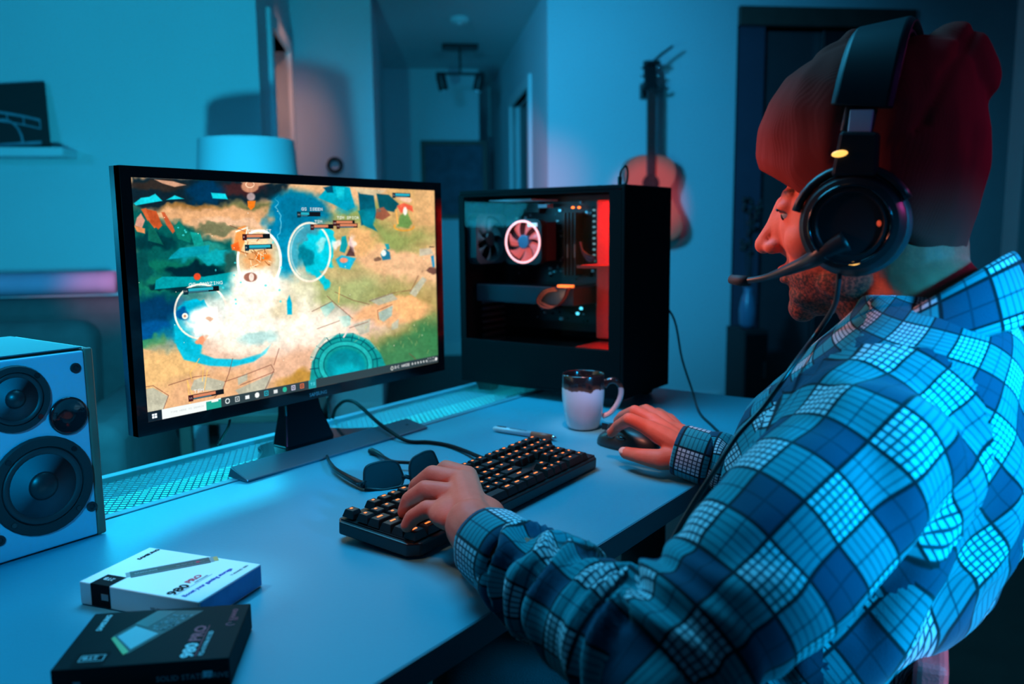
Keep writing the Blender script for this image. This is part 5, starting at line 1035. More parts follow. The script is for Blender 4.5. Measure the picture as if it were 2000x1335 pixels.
# face looks along hf; head frame
hf = Vector((-0.10, 1, -0.10)).normalized(); hr = hf.cross(Vector((0, 0, 1))).normalized(); hu = hr.cross(hf)
MHd = Matrix(((hr.x, hf.x, hu.x, HC.x), (hr.y, hf.y, hu.y, HC.y), (hr.z, hf.z, hu.z, HC.z), (0, 0, 0, 1)))
R3 = MHd.to_3x3().to_4x4()
def h(x, y, z): return MHd @ Vector((x, y, z))
def hon(px, py, off=0.0):   # a picture point on the head's middle plane (or one parallel to it)
    o = HC+hr*off; d = ray(px, py); t = (o-CO).dot(hr)/d.dot(hr); return CO+d*t
body = MB()
body.ell(h(0, -0.008, 0.035), (0.074, 0.094, 0.085), M=R3)
body.ell(h(0, 0.030, -0.015), (0.066, 0.066, 0.075), M=R3)
body.ell(h(0, 0.035, -0.060), (0.054, 0.058, 0.052), M=R3)
body.ell(h(0, 0.058, -0.088), (0.036, 0.034, 0.026), M=R3)
body.ell(h(0, 0.078, -0.103), (0.019, 0.016, 0.017), M=R3)
body.ell(h(0, 0.074, 0.018), (0.044, 0.018, 0.012), M=R3)
body.ell(h(0, 0.046, -0.034), (0.054, 0.046, 0.058), M=R3)      # brow
for s in (-1, 1):
    body.ell(h(s*0.036, 0.060, -0.030), (0.024, 0.026, 0.024), M=R3)   # cheekbone
    body.ell(h(s*0.047, 0.015, -0.075), (0.014, 0.040, 0.022), M=R3)   # jaw
    body.ell(h(s*0.076, -0.008, -0.012), (0.008, 0.018, 0.031), M=R3)  # ear
    body.ell(h(s*0.031, 0.080, 0.006), (0.014, 0.0125, 0.0085), M=R3)    # eyelids
chain(body, [h(0, 0.092, 0.012), h(0, 0.104, -0.012), h(0, 0.116, -0.031)], [0.008, 0.0085, 0.0105], 12)
body.ell(h(0, 0.086, -0.018), (0.017, 0.022, 0.030), M=R3)
for s in (-1, 1): body.ell(h(s*0.011, 0.104, -0.035), (0.0085, 0.010, 0.0075), M=R3)
body.ell(h(0, 0.093, -0.060), (0.020, 0.010, 0.0055), M=R3); body.ell(h(0, 0.091, -0.071), (0.018, 0.010, 0.006), M=R3)
NB = Vector((TX, 0.150, 0.285))
chain(body, [h(0, -0.022, -0.045), (h(0, -0.022, -0.045)+NB)/2+Vector((0, 0.004, -0.005)), NB, NB+Vector((0, 0.01, -0.07))], [0.064, 0.057, 0.062, 0.08], 24)
caps(body, h(0.018, 0.02, -0.085), NB+Vector((0.02, 0.03, -0.03)), 0.030, 0.03)
caps(body, h(-0.018, 0.02, -0.085), NB+Vector((-0.02, 0.03, -0.03)), 0.030, 0.03)
# arms inside the sleeves
SL = Vector((0.758, 0.163, 0.176)); EL = Vector((0.560, 0.272, 0.035)); WL = Vector((0.655, 0.520, 0.056))
SR = Vector((1.09, 0.175, 0.186)); ER = Vector((1.165, 0.262, -0.010)); WR = on(1352, 884, 2, 0.040)
chain(body, [NB+Vector((0, 0.01, -0.07)), SL+Vector((0.04, 0, 0)), SL, EL, EL.lerp(WL, 0.35), WL], [0.07, 0.05, 0.045, 0.036, 0.038, 0.029], 16)
chain(body, [NB+Vector((0, 0.01, -0.07)), SR-Vector((0.04, 0, 0)), SR, ER, ER.lerp(WR, 0.35), WR], [0.07, 0.05, 0.045, 0.036, 0.036, 0.026], 16)
chain(body, [NB+Vector((0, 0.03, -0.10)), Vector((TX, 0.21, 0.10)), Vector((TX, 0.24, -0.10)), Vector((TX, 0.25, -0.22))], [0.08, 0.10, 0.10, 0.11], 20)
# left hand on the keys
def P3(x, y, z): return Vector((x, y, z))
iM, mM, rM, pM = P3(.773, .630, .071), P3(.749, .621, .073), P3(.722, .605, .067), P3(.698, .586, .057)
for q, r_ in ((iM, .0145), (mM, .0145), (rM, .0135), (pM, .0125)): caps(body, WL+Vector((0.008, 0.01, 0.002)), q, .022, r_)
body.ell((iM+mM+rM+pM)/4*0.6+WL*0.4-Vector((0, 0, 0.006)), (0.042, 0.046, 0.020), n=20)
chain(body, [WL-(WL-EL).normalized()*0.04, WL, WL+Vector((0.012, 0.018, 0.004))], [0.031, 0.029, 0.029], 16)
chain(body, [iM, P3(.781, .670, .072), P3(.778, .689, .056), P3(.775, .695, .040)], [.0138, .0122, .0108, .0092])
chain(body, [mM, P3(.748, .664, .074), P3(.742, .684, .058), P3(.738, .689, .040)], [.0140, .0125, .0110, .0095])
chain(body, [rM, P3(.713, .645, .068), P3(.706, .664, .054), P3(.702, .669, .039)], [.0134, .0118, .0104, .0090])
chain(body, [pM, P3(.684, .617, .058), P3(.677, .633, .047), P3(.673, .638, .037)], [.0122, .0106, .0094, .0082])
chain(body, [WL+P3(.022, .020, -.004), P3(.726, .572, .052), P3(.758, .604, .045), P3(.772, .628, .039)], [.018, .0150, .0118, .0095])
# right hand over the mouse
q_ = lambda px, py, z: on(px, py, 2, z)
iM, mM, rM, pM = q_(1268, 836, .070), q_(1272, 821, .075), q_(1288, 816, .067), q_(1306, 820, .052)
for q, r_ in ((iM, .0135), (mM, .0135), (rM, .013), (pM, .0125)): caps(body, WR, q, .020, r_)
body.ell((iM+mM+rM+pM)/4*0.55+WR*0.45, (0.034, 0.040, 0.019), n=20)
chain(body, [iM, q_(1229, 818, .083), q_(1207, 831, .062), q_(1194, 845, .047)], [.0122, .0105, .0092, .0080])
chain(body, [mM, q_(1240, 803, .086), q_(1216, 812, .064), q_(1206, 822, .048)], [.0125, .0105, .0092, .0080])
chain(body, [rM, q_(1262, 800, .074), q_(1244, 803, .050), q_(1240, 808, .034)], [.0118, .0100, .0088, .0076])
chain(body, [pM, q_(1286, 805, .052), q_(1272, 806, .032), q_(1266, 812, .018)], [.0108, .0090, .0080, .0070])
chain(body, [q_(1330, 892, .032), q_(1290, 897, .030), q_(1250, 890, .030), q_(1222, 884, .027)], [.019, .0160, .0120, .0100])
me = remesh(body, 0.0026, 5, 0.5)
v, nn = arrays(me)
skin = bpy.data.materials.new('skin'); skin.use_nodes = True; nt = skin.node_tree; b = nt.nodes['Principled BSDF']; b.inputs['Roughness'].default_value = 0.55; b.inputs['Specular IOR Level'].default_value = 0.2
b.inputs['Subsurface Weight'].default_value = 0.08; b.inputs['Subsurface Radius'].default_value = (0.006, 0.002, 0.001); b.inputs['Subsurface Scale'].default_value = 1.0
tc = nt.nodes.new('ShaderNodeTexCoord'); nz = nt.nodes.new('ShaderNodeTexNoise'); nz.inputs['Scale'].default_value = 60; nz.inputs['Detail'].default_value = 5
mxn = nt.nodes.new('ShaderNodeMix'); mxn.data_type = 'RGBA'; mxn.inputs[6].default_value = (0.62, 0.105, 0.06, 1); mxn.inputs[7].default_value = (0.76, 0.17, 0.10, 1)
at_ = nt.nodes.new('ShaderNodeAttribute'); at_.attribute_name = 'beard'; mb2 = nt.nodes.new('ShaderNodeMix'); mb2.data_type = 'RGBA'; mb2.inputs[7].default_value = (0.055, 0.03, 0.025, 1)
mth = nt.nodes.new('ShaderNodeMath'); mth.operation = 'MULTIPLY'; nz2 = nt.nodes.new('ShaderNodeTexNoise'); nz2.inputs['Scale'].default_value = 320
rr2 = nt.nodes.new('ShaderNodeMapRange'); rr2.inputs['From Min'].default_value = .25; rr2.inputs['From Max'].default_value = .6; rr2.inputs['To Min'].default_value = .45
bp = nt.nodes.new('ShaderNodeBump'); bp.inputs['Strength'].default_value = 0.25; bp.inputs['Distance'].default_value = 0.001
nt.links.new(tc.outputs['Object'], nz.inputs['Vector']); nt.links.new(tc.outputs['Object'], nz2.inputs['Vector']); nt.links.new(nz.outputs['Fac'], mxn.inputs[0]); nt.links.new(nz2.outputs['Fac'], rr2.inputs['Value'])
nt.links.new(at_.outputs['Fac'], mth.inputs[0]); nt.links.new(rr2.outputs[0], mth.inputs[1]); nt.links.new(mth.outputs[0], mb2.inputs[0]); nt.links.new(mxn.outputs[2], mb2.inputs[6]); nt.links.new(mb2.outputs[2], b.inputs['Base Color'])
nt.links.new(nz2.outputs['Fac'], bp.inputs['Height']); nt.links.new(bp.outputs[0], b.inputs['Normal'])
Hi = np.array(MHd.inverted()); lv = v @ Hi[:3, :3].T+Hi[:3, 3]
be = np.clip((-0.052-lv[:, 2])/0.016, 0, 1)*np.clip((lv[:, 1]+0.02)/0.03, 0, 1)*np.clip((lv[:, 2]+0.145)/0.02, 0, 1)
be = np.maximum(be, np.exp(-((lv[:, 2]+0.0515)/0.006)**2)*(lv[:, 1] > 0.085)*0.8); be *= (np.abs(lv).max(1) < 0.16)
brow = np.exp(-((lv[:, 2]-0.022)/0.005)**2)*(lv[:, 1] > 0.070)*(np.abs(np.abs(lv[:, 0])-0.030) < 0.022); be = np.maximum(be, brow*(np.abs(lv).max(1) < 0.16))
hairm = (lv[:, 1] < -0.02)*np.clip((lv[:, 2]+0.085)/0.02, 0, 1)*(np.abs(lv).max(1) < 0.16)*0.4; be = np.maximum(be, hairm)
at2 = me.attributes.new('beard', 'FLOAT', 'POINT'); at2.data.foreach_set('value', be.astype(np.float32))
bodyo = link('body', me, skin, person)
# eyes, lashes and nails
M_eye = mat('eye_white', (0.3, 0.28, 0.28), 0.3); M_iris = mat('iris', (0.03, 0.02, 0.015), 0.1)
for s in (-1, 1):
    e_ = MB().ell(h(s*0.031, 0.0762, -0.001), (0.0112, 0.0118, 0.0085), M=R3).build('eye', M_eye, person, smooth='all')
    MB().ell(h(s*0.031, 0.0862, -0.0025), (0.005, 0.0025, 0.005), M=R3).build('iris', M_iris, e_, smooth='all')
    MB().tube([h(s*(0.031-.013+.0065*k), 0.0925-0.0018*abs(k-2), 0.0045-abs(k-2)*.0008) for k in range(5)], 0.0012, 6).build('eyelashes', M_dark, person, smooth='all')
M_nail = mat('fingernail', (0.70, 0.36, 0.30), 0.25)
def nail(p_, d_, up_, r_):
    d_ = Vector(d_).normalized(); x_ = d_.cross(Vector(up_)).normalized(); n_ = x_.cross(d_); M = Matrix(((x_.x, d_.x, n_.x, p_.x), (x_.y, d_.y, n_.y, p_.y), (x_.z, d_.z, n_.z, p_.z), (0, 0, 0, 1)))
    MB(M @ Matrix.Translation((0, 0, r_*0.80))).ell((0, 0, 0), (r_*.66, r_*.95, r_*.22), n=14, k=8).build('fingernail', M_nail, person, smooth='all')
for a, b_, r_ in ((P3(.778, .689, .056), P3(.775, .695, .040), .0075), (P3(.742, .684, .058), P3(.738, .689, .040), .0078), (P3(.706, .664, .054), P3(.702, .669, .039), .0075), (P3(.677, .633, .047), P3(.673, .638, .037), .007)): nail(b_, b_-a, (0, 1, 0.25), r_)
nail(q_(1194, 845, .047), q_(1194, 845, .047)-q_(1207, 831, .062), (0, 0.4, 1), .008); nail(q_(1222, 884, .027), q_(1222, 884, .027)-q_(1250, 890, .030), (-0.8, -.3, .6), .0095)

# ---------------------------------------------------------------- plaid flannel
N_ = 512; tt_ = (np.arange(N_)+.5)/N_
def prof1(t):
    A = ((t > 0.0) & (t < 0.5)).astype(float)          # light band, the rest dark
    thick = np.maximum.reduce([np.exp(-((t-c_)/0.020)**4) for c_ in (0.0, 0.5, 1.0)])
    fine = np.maximum.reduce([np.exp(-((t-c_)/0.0115)**4) for c_ in (0.085, 0.17, 0.25, 0.33, 0.415)])
    fineB = np.exp(-((t-0.75)/0.012)**4)*.5
    return A, thick, fine, fineB
A, TK, FN, FB = prof1(tt_)
Ax, Ay = A[None, :], A[:, None]; img2 = np.zeros((N_, N_, 3))
white, teal, navy = np.array((0.86, 0.86, 0.88)), np.array((0.14, 0.56, 0.60)), np.array((0.05, 0.27, 0.36))
img2 += (Ax*Ay)[..., None]*white+((Ax*(1-Ay))+(Ay*(1-Ax)))[..., None]*teal+((1-Ax)*(1-Ay))[..., None]*navy
ln = np.maximum(TK[None, :], TK[:, None])*.92; lf = np.maximum(FN[None, :]*(.35+.45*Ay), FN[:, None]*(.35+.45*Ax)); lb = np.maximum(FB[None, :], FB[:, None])
for a_, c_ in ((lf, (0.05, 0.10, 0.16)), (lb, (0.05, 0.14, 0.2)), (ln, (0.03, 0.06, 0.09))): img2 = img2*(1-a_[..., None])+np.array(c_)*a_[..., None]
rr3 = np.random.RandomState(1); img2 *= (0.94+0.12*rr3.rand(N_, N_))[..., None]
M_plaid = image_mat('plaid_flannel', img2, rough=0.9)
nt = M_plaid.node_tree; bs = nt.nodes['Principled BSDF']; bs.inputs['Sheen Weight'].default_value = 0.15; bs.inputs['Specular IOR Level'].default_value = 0.15
tc = nt.nodes.new('ShaderNodeTexCoord'); nz = nt.nodes.new('ShaderNodeTexNoise'); nz.inputs['Scale'].default_value = 700; bp = nt.nodes.new('ShaderNodeBump'); bp.inputs['Strength'].default_value = 0.35; bp.inputs['Distance'].default_value = 0.001
nt.links.new(tc.outputs['Object'], nz.inputs['Vector']); nt.links.new(nz.outputs['Fac'], bp.inputs['Height']); nt.links.new(bp.outputs[0], bs.inputs['Normal'])
PER = 0.078
def torso_rings():
    R = [(.308, .115, .215, .062), (.293, .088, .215, .086), (.268, .066, .238, .122), (.230, .054, .272, .160), (.18, .047, .312, .188), (.12, .047, .332, .196), (.06, .052, .34, .192), (0, .078, .345, .184), (-.06, .118, .36, .176), (-.14, .152, .385, .175), (-.24, .145, .40, .180)]
    n = 40; vs = []; fs = []
    for z, yb, yf, hw in R:
        for i in range(n):
            a = 2*PI*i/n; c_, s_ = math.cos(a), math.sin(a); e = 0.82
            vs.append((TX+hw*np.sign(c_)*abs(c_)**e, (yb+yf)/2+(yf-yb)/2*np.sign(s_)*abs(s_)**e, z-(0.0 if z > .29 else 0)))
    for j in range(len(R)-1):
        for i in range(n): fs.append((j*n+i, (j+1)*n+i, (j+1)*n+(i+1) % n, j*n+(i+1) % n))
    fs.append(tuple(range(n))); fs.append(tuple(range((len(R)-1)*n, len(R)*n))[::-1]); return vs, fs
sh = MB(); sh.add(*torso_rings())
CL = WL-(WL-EL).normalized()*0.046; CR = WR-(WR-ER).normalized()*0.012
chain(sh, [SL+Vector((.06, .01, .010)), SL+Vector((0.0, 0, .004)), SL.lerp(EL, .5)+Vector((0, -.004, -.004)), EL+Vector((0.004, -.004, -.002)), EL.lerp(CL, .45), CL-(CL-EL)*0.12], [.062, .070, .070, .062, .050, .040], 24)
chain(sh, [SR+Vector((-.06, .01, .010)), SR+Vector((0.0, 0, .004)), SR.lerp(ER, .5), ER, ER.lerp(CR, .45), CR-(CR-ER)*0.10], [.062, .068, .064, .058, .048, .040], 24)
me = remesh(sh, 0.0055, 10, 0.5)
v, nn = arrays(me)
def segp(P, a, b):
    a, b = np.array(a), np.array(b); d = b-a; L = np.linalg.norm(d); t = np.clip(((P-a)@d)/L**2, 0, 1); q = a+t[:, None]*d; l_ = ((P-a)@d)/L; return np.where(t <= 0, l_, t*L), np.linalg.norm(P-q, axis=1), q
def armcoord(P, S, E, W):
    l1, d1, q1 = segp(P, S, E); l2, d2, q2 = segp(P, E, W); L1 = (Vector(E)-Vector(S)).length
    use2 = d2 < d1; l = np.where(use2, L1+l2, l1); d = np.where(use2, d2, d1); q = np.where(use2[:, None], q2, q1)
    pn = (Vector(E)-Vector(S)).cross(Vector(W)-Vector(E)).normalized(); ax1 = (Vector(E)-Vector(S)).normalized(); ax2 = (Vector(W)-Vector(E)).normalized()
    ax = np.where(use2[:, None], np.array(ax2), np.array(ax1)); side = np.cross(ax, np.array(pn)); r = P-q
    ang_ = np.arctan2(r@np.array(pn), (r*side).sum(1)); return l, ang_, d, L1
# folds
lA, aA, dA, L1 = armcoord(v, SL, EL, CL); lB, aB, dB, L1b = armcoord(v, SR, ER, CR)
n_a = snoise(v, (9, 9, 9)); n_b = snoise(v, (22, 22, 8), 5.0); n_c = snoise(v, (30, 30, 30), 9.0); n_v = snoise(v, (26, 10, 3.2), 3.0)
inarm = np.clip((0.10-dA)/0.02, 0, 1)*(v[:, 0] < .80); inarmR = np.clip((0.10-dB)/0.02, 0, 1)*(v[:, 0] > 1.05)
disp = 0.004*n_a+0.0015*n_c
elb = np.exp(-((lA-L1)/0.060)**2); inner = 0.5-0.5*np.cos(aA)  # inside of the bend
ph = lA*2*PI/0.030+2.2*n_a*2+1.5*np.sin(aA*1.5+n_b*2)
disp += inarm*(0.0125*elb*(0.35+0.65*inner)*np.sin(ph))
fa = np.clip((lA-L1-0.06)/0.05, 0, 1); disp += inarm*fa*0.0075*np.sin(lA*2*PI/0.042+3.2*n_b*2+aA*1.2)
ua = np.clip((L1-0.05-lA)/0.06, 0, 1); disp += inarm*ua*0.006*np.sin(aA*2.0+lA*16+n_a*5)
disp += inarmR*0.005*np.sin(lB*2*PI/0.04+aB+n_b*5)
tor = np.clip(1-inarm-inarmR, 0, 1); low = np.clip((0.20-v[:, 2])/0.10, 0, 1)
disp += tor*low*(0.013*n_v+0.005*n_b); disp += tor*np.clip((0.27-v[:, 2])/.05, 0, 1)*0.006*n_b
arm_fold = np.exp(-((v[:, 0]-.80)/.03)**2)*low; disp += -0.010*arm_fold*(v[:, 1] < .2)
v2 = v+nn*disp[:, None]; setv(me, v2)
# texture coordinates laid out per cut piece (sleeves, body panels) like sewn cloth
me.update(); npoly = len(me.polygons); ls = np.empty(npoly, np.int32); lt = np.empty(npoly, np.int32); me.polygons.foreach_get('loop_start', ls); me.polygons.foreach_get('loop_total', lt)
lv_ = np.empty(len(me.loops), np.int32); me.loops.foreach_get('vertex_index', lv_); pol_of = np.repeat(np.arange(npoly), lt)
cen = np.zeros((npoly, 3)); np.add.at(cen, pol_of, v[lv_]); cen /= lt[:, None]
_, _, dAc, _ = armcoord(cen, SL, EL, CL); _, _, dBc, _ = armcoord(cen, SR, ER, CR)
la_c, _, _, _ = armcoord(cen, SL, EL, CL)
isL = (cen[:, 0] < 0.782+0.12*np.clip(cen[:, 2]-.1, 0, 1)) & (dAc < 0.105) & (cen[:, 0] < .80); isR = (cen[:, 0] > 1.06) & (dBc < 0.105)
thT = np.arctan2(v[:, 1]-.19, v[:, 0]-TX); uT = thT*0.165; vT = v[:, 2]*1.0-1.0*np.hypot(v[:, 0]-TX, (v[:, 1]-.19)*1.35)
U1, V1 = uT[lv_], vT[lv_]
# continuity across the angular wrap inside each face
def wrapfix(a, per):
    a0 = a[ls][pol_of]; return a-np.round((a-a0)/per)*per
U1 = wrapfix(U1, 2*PI*.165)
ca, sa_ = math.cos(math.radians(40)), math.sin(math.radians(40)); UT = np.stack([(U1*ca-V1*sa_)/PER, (U1*sa_+V1*ca)/PER], 1)
aAl = wrapfix(aA[lv_], 2*PI); UA = np.stack([lA[lv_]/PER+.12, aAl*0.062/PER+.30], 1)
aBl = wrapfix(aB[lv_], 2*PI); UB = np.stack([lB[lv_]/PER, aBl*0.062/PER], 1)
UVs = np.where(isL[pol_of][:, None], UA, np.where(isR[pol_of][:, None], UB, UT))
ul = me.uv_layers.new(name='UVMap'); ul.data.foreach_set('uv', UVs.astype(np.float32).ravel())
shirt = link('shirt', me, M_plaid, person)
tag(shirt, 'blue plaid flannel shirt with white checks')
def loftmesh(name, rings, uvs, m, parent, thick=0.0022, closed=True, smooth=True):
    nR, n = len(rings), len(rings[0]); vs = [p for r in rings for p in r]; fs = []; fuv = []
    for j in range(nR-1):
        for i in range(n if closed else n-1):
            k = (i+1) % n; fs.append((j*n+i, j*n+k, (j+1)*n+k, (j+1)*n+i)); k2 = i+1
            fuv += [uvs(j, i), uvs(j, k2), uvs(j+1, k2), uvs(j+1, i)]
    me = bpy.data.meshes.new(name); me.from_pydata([tuple(p) for p in vs], [], fs); ul = me.uv_layers.new(name='UVMap'); ul.data.foreach_set('uv', np.array(fuv, np.float32).ravel())
    o = link(name, me, m, parent); s_ = o.modifiers.new('s', 'SOLIDIFY'); s_.thickness = thick; s_.offset = 0; b_ = o.modifiers.new('u', 'SUBSURF'); b_.levels = 1; b_.render_levels = 1; return o
def cuff(E, C, r, name, len_=0.058, back=0.030, flare=0.0):
    ax = (C-E).normalized(); x_ = ax.cross(Vector((0, 0, 1))).normalized(); y_ = x_.cross(ax); rings = []; n = 36; prof = [(-back, r*.92), (-back+.003, r*1.06), (-.006, r*1.02), (len_-back-.004, r*1.0), (len_-back, r*.97), (len_-back-.006, r*.93), (-back+0.02, r*.88)]
    for t, rr in prof:
        ring = []
        for i in range(n):
            a = 2*PI*i/n; w_ = 1+0.03*math.sin(3*a+1)+0.015*math.sin(7*a+t*60); ring.append(C+ax*t+x_*(rr*w_*math.cos(a))+y_*(rr*w_*.96*math.sin(a)))
        rings.append(ring)
    tt2 = [p[0] for p in prof]; return loftmesh(name, rings, lambda j, i: ((j*0.012 if j > 4 else tt2[j])/PER+.22, 2*PI*i/n*r/PER+.10), M_plaid, person)
c1 = cuff(EL, CL, 0.041, 'cuff', 0.060, 0.030); c2 = cuff(ER, CR+(CR-ER).normalized()*.004, 0.040, 'cuff', 0.056, 0.026)
MB().ell(CL-(CL-EL).normalized()*.012+Vector((-0.030, -0.004, -0.030)), (0.005, 0.005, 0.005), n=12, k=6).build('cuff_button', mat('shirt_button', (0.55, 0.6, 0.6), 0.3), person, smooth='all')
# collar: a standing band that folds over, open at the throat
rings = []; n = 40
cc = Vector((TX-0.004, 0.163, 0.300))
for j, (rx_, ry_, dz, tl2) in enumerate([(.064, .070, -.028, 0), (.066, .070, .002, 0), (.069, .072, .024, 0), (.073, .076, .032, 0), (.079, .082, .026, 0), (.090, .093, .004, 0), (.101, .103, -.022, 0)]):
    ring = []
    for i in range(n):
        a = math.radians(118)+math.radians(304)*i/(n-1); c_, s_ = math.cos(a), math.sin(a); back_ = max(0, -s_)
        z = dz*(0.75+0.45*back_)-0.058*(s_+1)/2*1.25+0.012*back_
        pt = 0.016*max(0, (abs(i-(n-1)/2)/((n-1)/2))-.82)/.18*(j >= 5)
        ring.append(cc+Vector((rx_*c_, ry_*s_*1.02-0.006*back_, z-pt)))
    rings.append(ring)
vv2 = [0, .03, .052, .060, .066, .09, .118]
loftmesh('collar', rings, lambda j, i: (i/(n-1)*0.44/PER*.95, vv2[j]/PER+.1), M_plaid, person, 0.0028, closed=False)
# trousers and seat below the shirt
tr_ = MB()
chain(tr_, [Vector((TX-.09, .24, -.22)), Vector((TX-.12, .62, -.20)), Vector((TX-.12, .66, -.62))], [.10, .075, .055], 20)
chain(tr_, [Vector((TX+.09, .24, -.22)), Vector((TX+.12, .62, -.20)), Vector((TX+.12, .66, -.62))], [.10, .075, .055], 20)
chain(tr_, [Vector((TX-.07, .24, -.20)), Vector((TX+.07, .24, -.20))], [.12, .12], 20)
M_tr = mat('dark_trousers', (0.02, 0.03, 0.035), 0.9, var=0.3, vscale=30, bump=0.4, bscale=500)
link('trousers', remesh(tr_, 0.012, 5), M_tr, person)
for s in (-1, 1):
    f_ = MB(); chain(f_, [Vector((TX+s*.12, .64, FLOOR+.05)), Vector((TX+s*.13, .80, FLOOR+.035))], [.045, .038], 16)
    link('shoe', remesh(f_, 0.008, 3), M_blackm, person)
# ---------------------------------------------------------------- beanie
prs = [((1486, 330), (1866, 516), .074), ((1479, 306), (1884, 498), .083), ((1487, 252), (1914, 412), .091), ((1508, 203), (1934, 322), .094), ((1543, 157), (1937, 252), .093), ((1588, 124), (1929, 190), .086), ((1636, 101), (1918, 132), .074), ((1682, 88), (1897, 94), .057), ((1740, 81), (1850, 76), .030)]
bn = MB(); n = 40; vs = []; fs = []
for a, b_, hw in prs:
    A_, B_ = hon(*a), hon(*b_); c_ = (A_+B_)/2; d_ = (A_-B_)/2
    for i in range(n):
        t = 2*PI*i/n; vs.append(c_+d_*(np.sign(math.cos(t))*abs(math.cos(t))**.92)+hr*(hw*np.sign(math.sin(t))*abs(math.sin(t))**.92))
for j in range(len(prs)-1):
    for i in range(n): fs.append((j*n+i, j*n+(i+1) % n, (j+1)*n+(i+1) % n, (j+1)*n+i))
fs.append(tuple(range(n))[::-1]); fs.append(tuple(range((len(prs)-1)*n, len(prs)*n)))
bn.add(vs, fs)
chain(bn, [hon(1640, 140), hon(1662, 92), hon(1668, 78)], [.030, .014, .0115], 14)
chain(bn, [hon(1800, 120), hon(1862, 104), hon(1890, 150)], [.020, .030, .030], 16)
me = remesh(bn, 0.0035, 6, 0.5); v, nn = arrays(me)
Hi = np.array(MHd.inverted()); lv = v @ Hi[:3, :3].T+Hi[:3, 3]
b1 = np.array(MHd.inverted() @ hon(1742, 80)); b2_ = np.array(MHd.inverted() @ hon(1690, 330)); yb = b2_[1]+(b1[1]-b2_[1])*np.clip((lv[:, 2]-b2_[2])/(b1[2]-b2_[2]), 0, 1)
grv = np.exp(-((lv[:, 1]-yb)/0.022)**4)*np.clip((lv[:, 2]-.0)/.05, 0, 1)
rim_ = np.clip(1-(lv[:, 2]+0.2)/1, 0, 1)
fold = np.exp(-((lv[:, 1]+0.072+(lv[:, 2]-.10)*.5)/0.006)**2)*(lv[:, 2] > .06)
disp = -0.006*grv+0.0022*snoise(v, (28, 28, 28))+0.0016*snoise(v, (60, 60, 20), 2)-0.005*fold; setv(me, v+nn*disp[:, None])
kn = bpy.data.materials.new('knit_rust'); kn.use_nodes = True; nt = kn.node_tree; bs = nt.nodes['Principled BSDF']; bs.inputs['Base Color'].default_value = (0.24, 0.036, 0.030, 1); bs.inputs['Roughness'].default_value = 0.95; bs.inputs['Specular IOR Level'].default_value = 0.0
tc = nt.nodes.new('ShaderNodeTexCoord'); wv = nt.nodes.new('ShaderNodeTexWave'); wv.inputs['Scale'].default_value = 170; wv.inputs['Distortion'].default_value = 0.6; wv.inputs['Detail'].default_value = 1; bp = nt.nodes.new('ShaderNodeBump'); bp.inputs['Strength'].default_value = 0.18; bp.inputs['Distance'].default_value = 0.0008
nt.links.new(tc.outputs['Object'], wv.inputs['Vector']); nt.links.new(wv.outputs['Fac'], bp.inputs['Height']); nt.links.new(bp.outputs[0], bs.inputs['Normal'])
bo = link('beanie', me, kn, person); tag(bo, 'rust-orange knitted beanie')
# ---------------------------------------------------------------- headset
hs = thing('headset', tuple(hon(1690, 430, -.10)), 'black over-ear headset with yellow lights and a boom microphone over the beanie', 'headset')
HW = 0.104
top = hon(1742, 79); lowL = hon(1700, 330, -HW); 
P = []
def hl(px, py, off): return MHd.inverted() @ hon(px, py, off)
tl_ = hl(1742, 77, 0); el_ = hl(1668, 395, -HW); zt_, ze_ = tl_.z+.003, el_.z+.045; yt_, ye_ = tl_.y, el_.y
arc = []
for i in range(41):
    t = PI*i/40; c_, s_ = math.cos(t), math.sin(t); x = -HW*np.sign(c_)*abs(c_)**.62; z = ze_+(zt_-ze_)*abs(s_)**.75; k = (z-ze_)/(zt_-ze_); arc.append((x, ye_+(yt_-ye_)*k**.9, z))
def sweep(i0, i1, w0, th, off=0.0, name='', m=M_black, par=hs, wf=None, bev=0.0015):
    pts = [Vector(a) for a in arc[i0:i1+1]]; vs = []; fs = []
    for i, p_ in enumerate(pts):
        a_ = pts[max(0, i-1)]; b_ = pts[min(len(pts)-1, i+1)]; T_ = (b_-a_).normalized(); W_d = Vector((0, 1, 0)); W_d = (W_d-T_*W_d.dot(T_)).normalized(); N_d = W_d.cross(T_).normalized()
        if N_d.dot(p_-Vector((0, p_.y, 0.02))) < 0: N_d = -N_d
        w_ = w0 if wf is None else w0*wf(i/(len(pts)-1))
        for sw_, sn in ((-1, 0), (-.8, 1), (.8, 1), (1, 0), (.8, -.6), (-.8, -.6)): vs.append(p_+W_d*(w_/2*sw_)+N_d*(off+th/2*sn))
    k = 6
    for i in range(len(pts)-1):
        for j in range(k): fs.append((i*k+j, i*k+(j+1) % k, (i+1)*k+(j+1) % k, (i+1)*k+j))
    fs.append(tuple(range(k))[::-1]); fs.append(tuple(range((len(pts)-1)*k, len(pts)*k)))
    return MB(MHd).add(vs, fs).build(name, m, par, smooth=True, bevel=bev)
i9 = next(i for i in range(20) if arc[i][2] > hl(1690, 212, -HW).z)
sweep(i9, 40-i9, 0.056, 0.010, 0.004, 'headband', mat('headband_leather', (0.005, 0.006, 0.010), 0.5, spec=0.3), wf=lambda t: 1.0)
sweep(i9+1, 39-i9, 0.048, 0.010, -0.005, 'headband_pad', M_blackm)
for (a, b_) in ((1, i9), (40-i9, 39)):
    sl_ = sweep(a, b_, 0.030, 0.005, 0.002, 'slider', M_black)
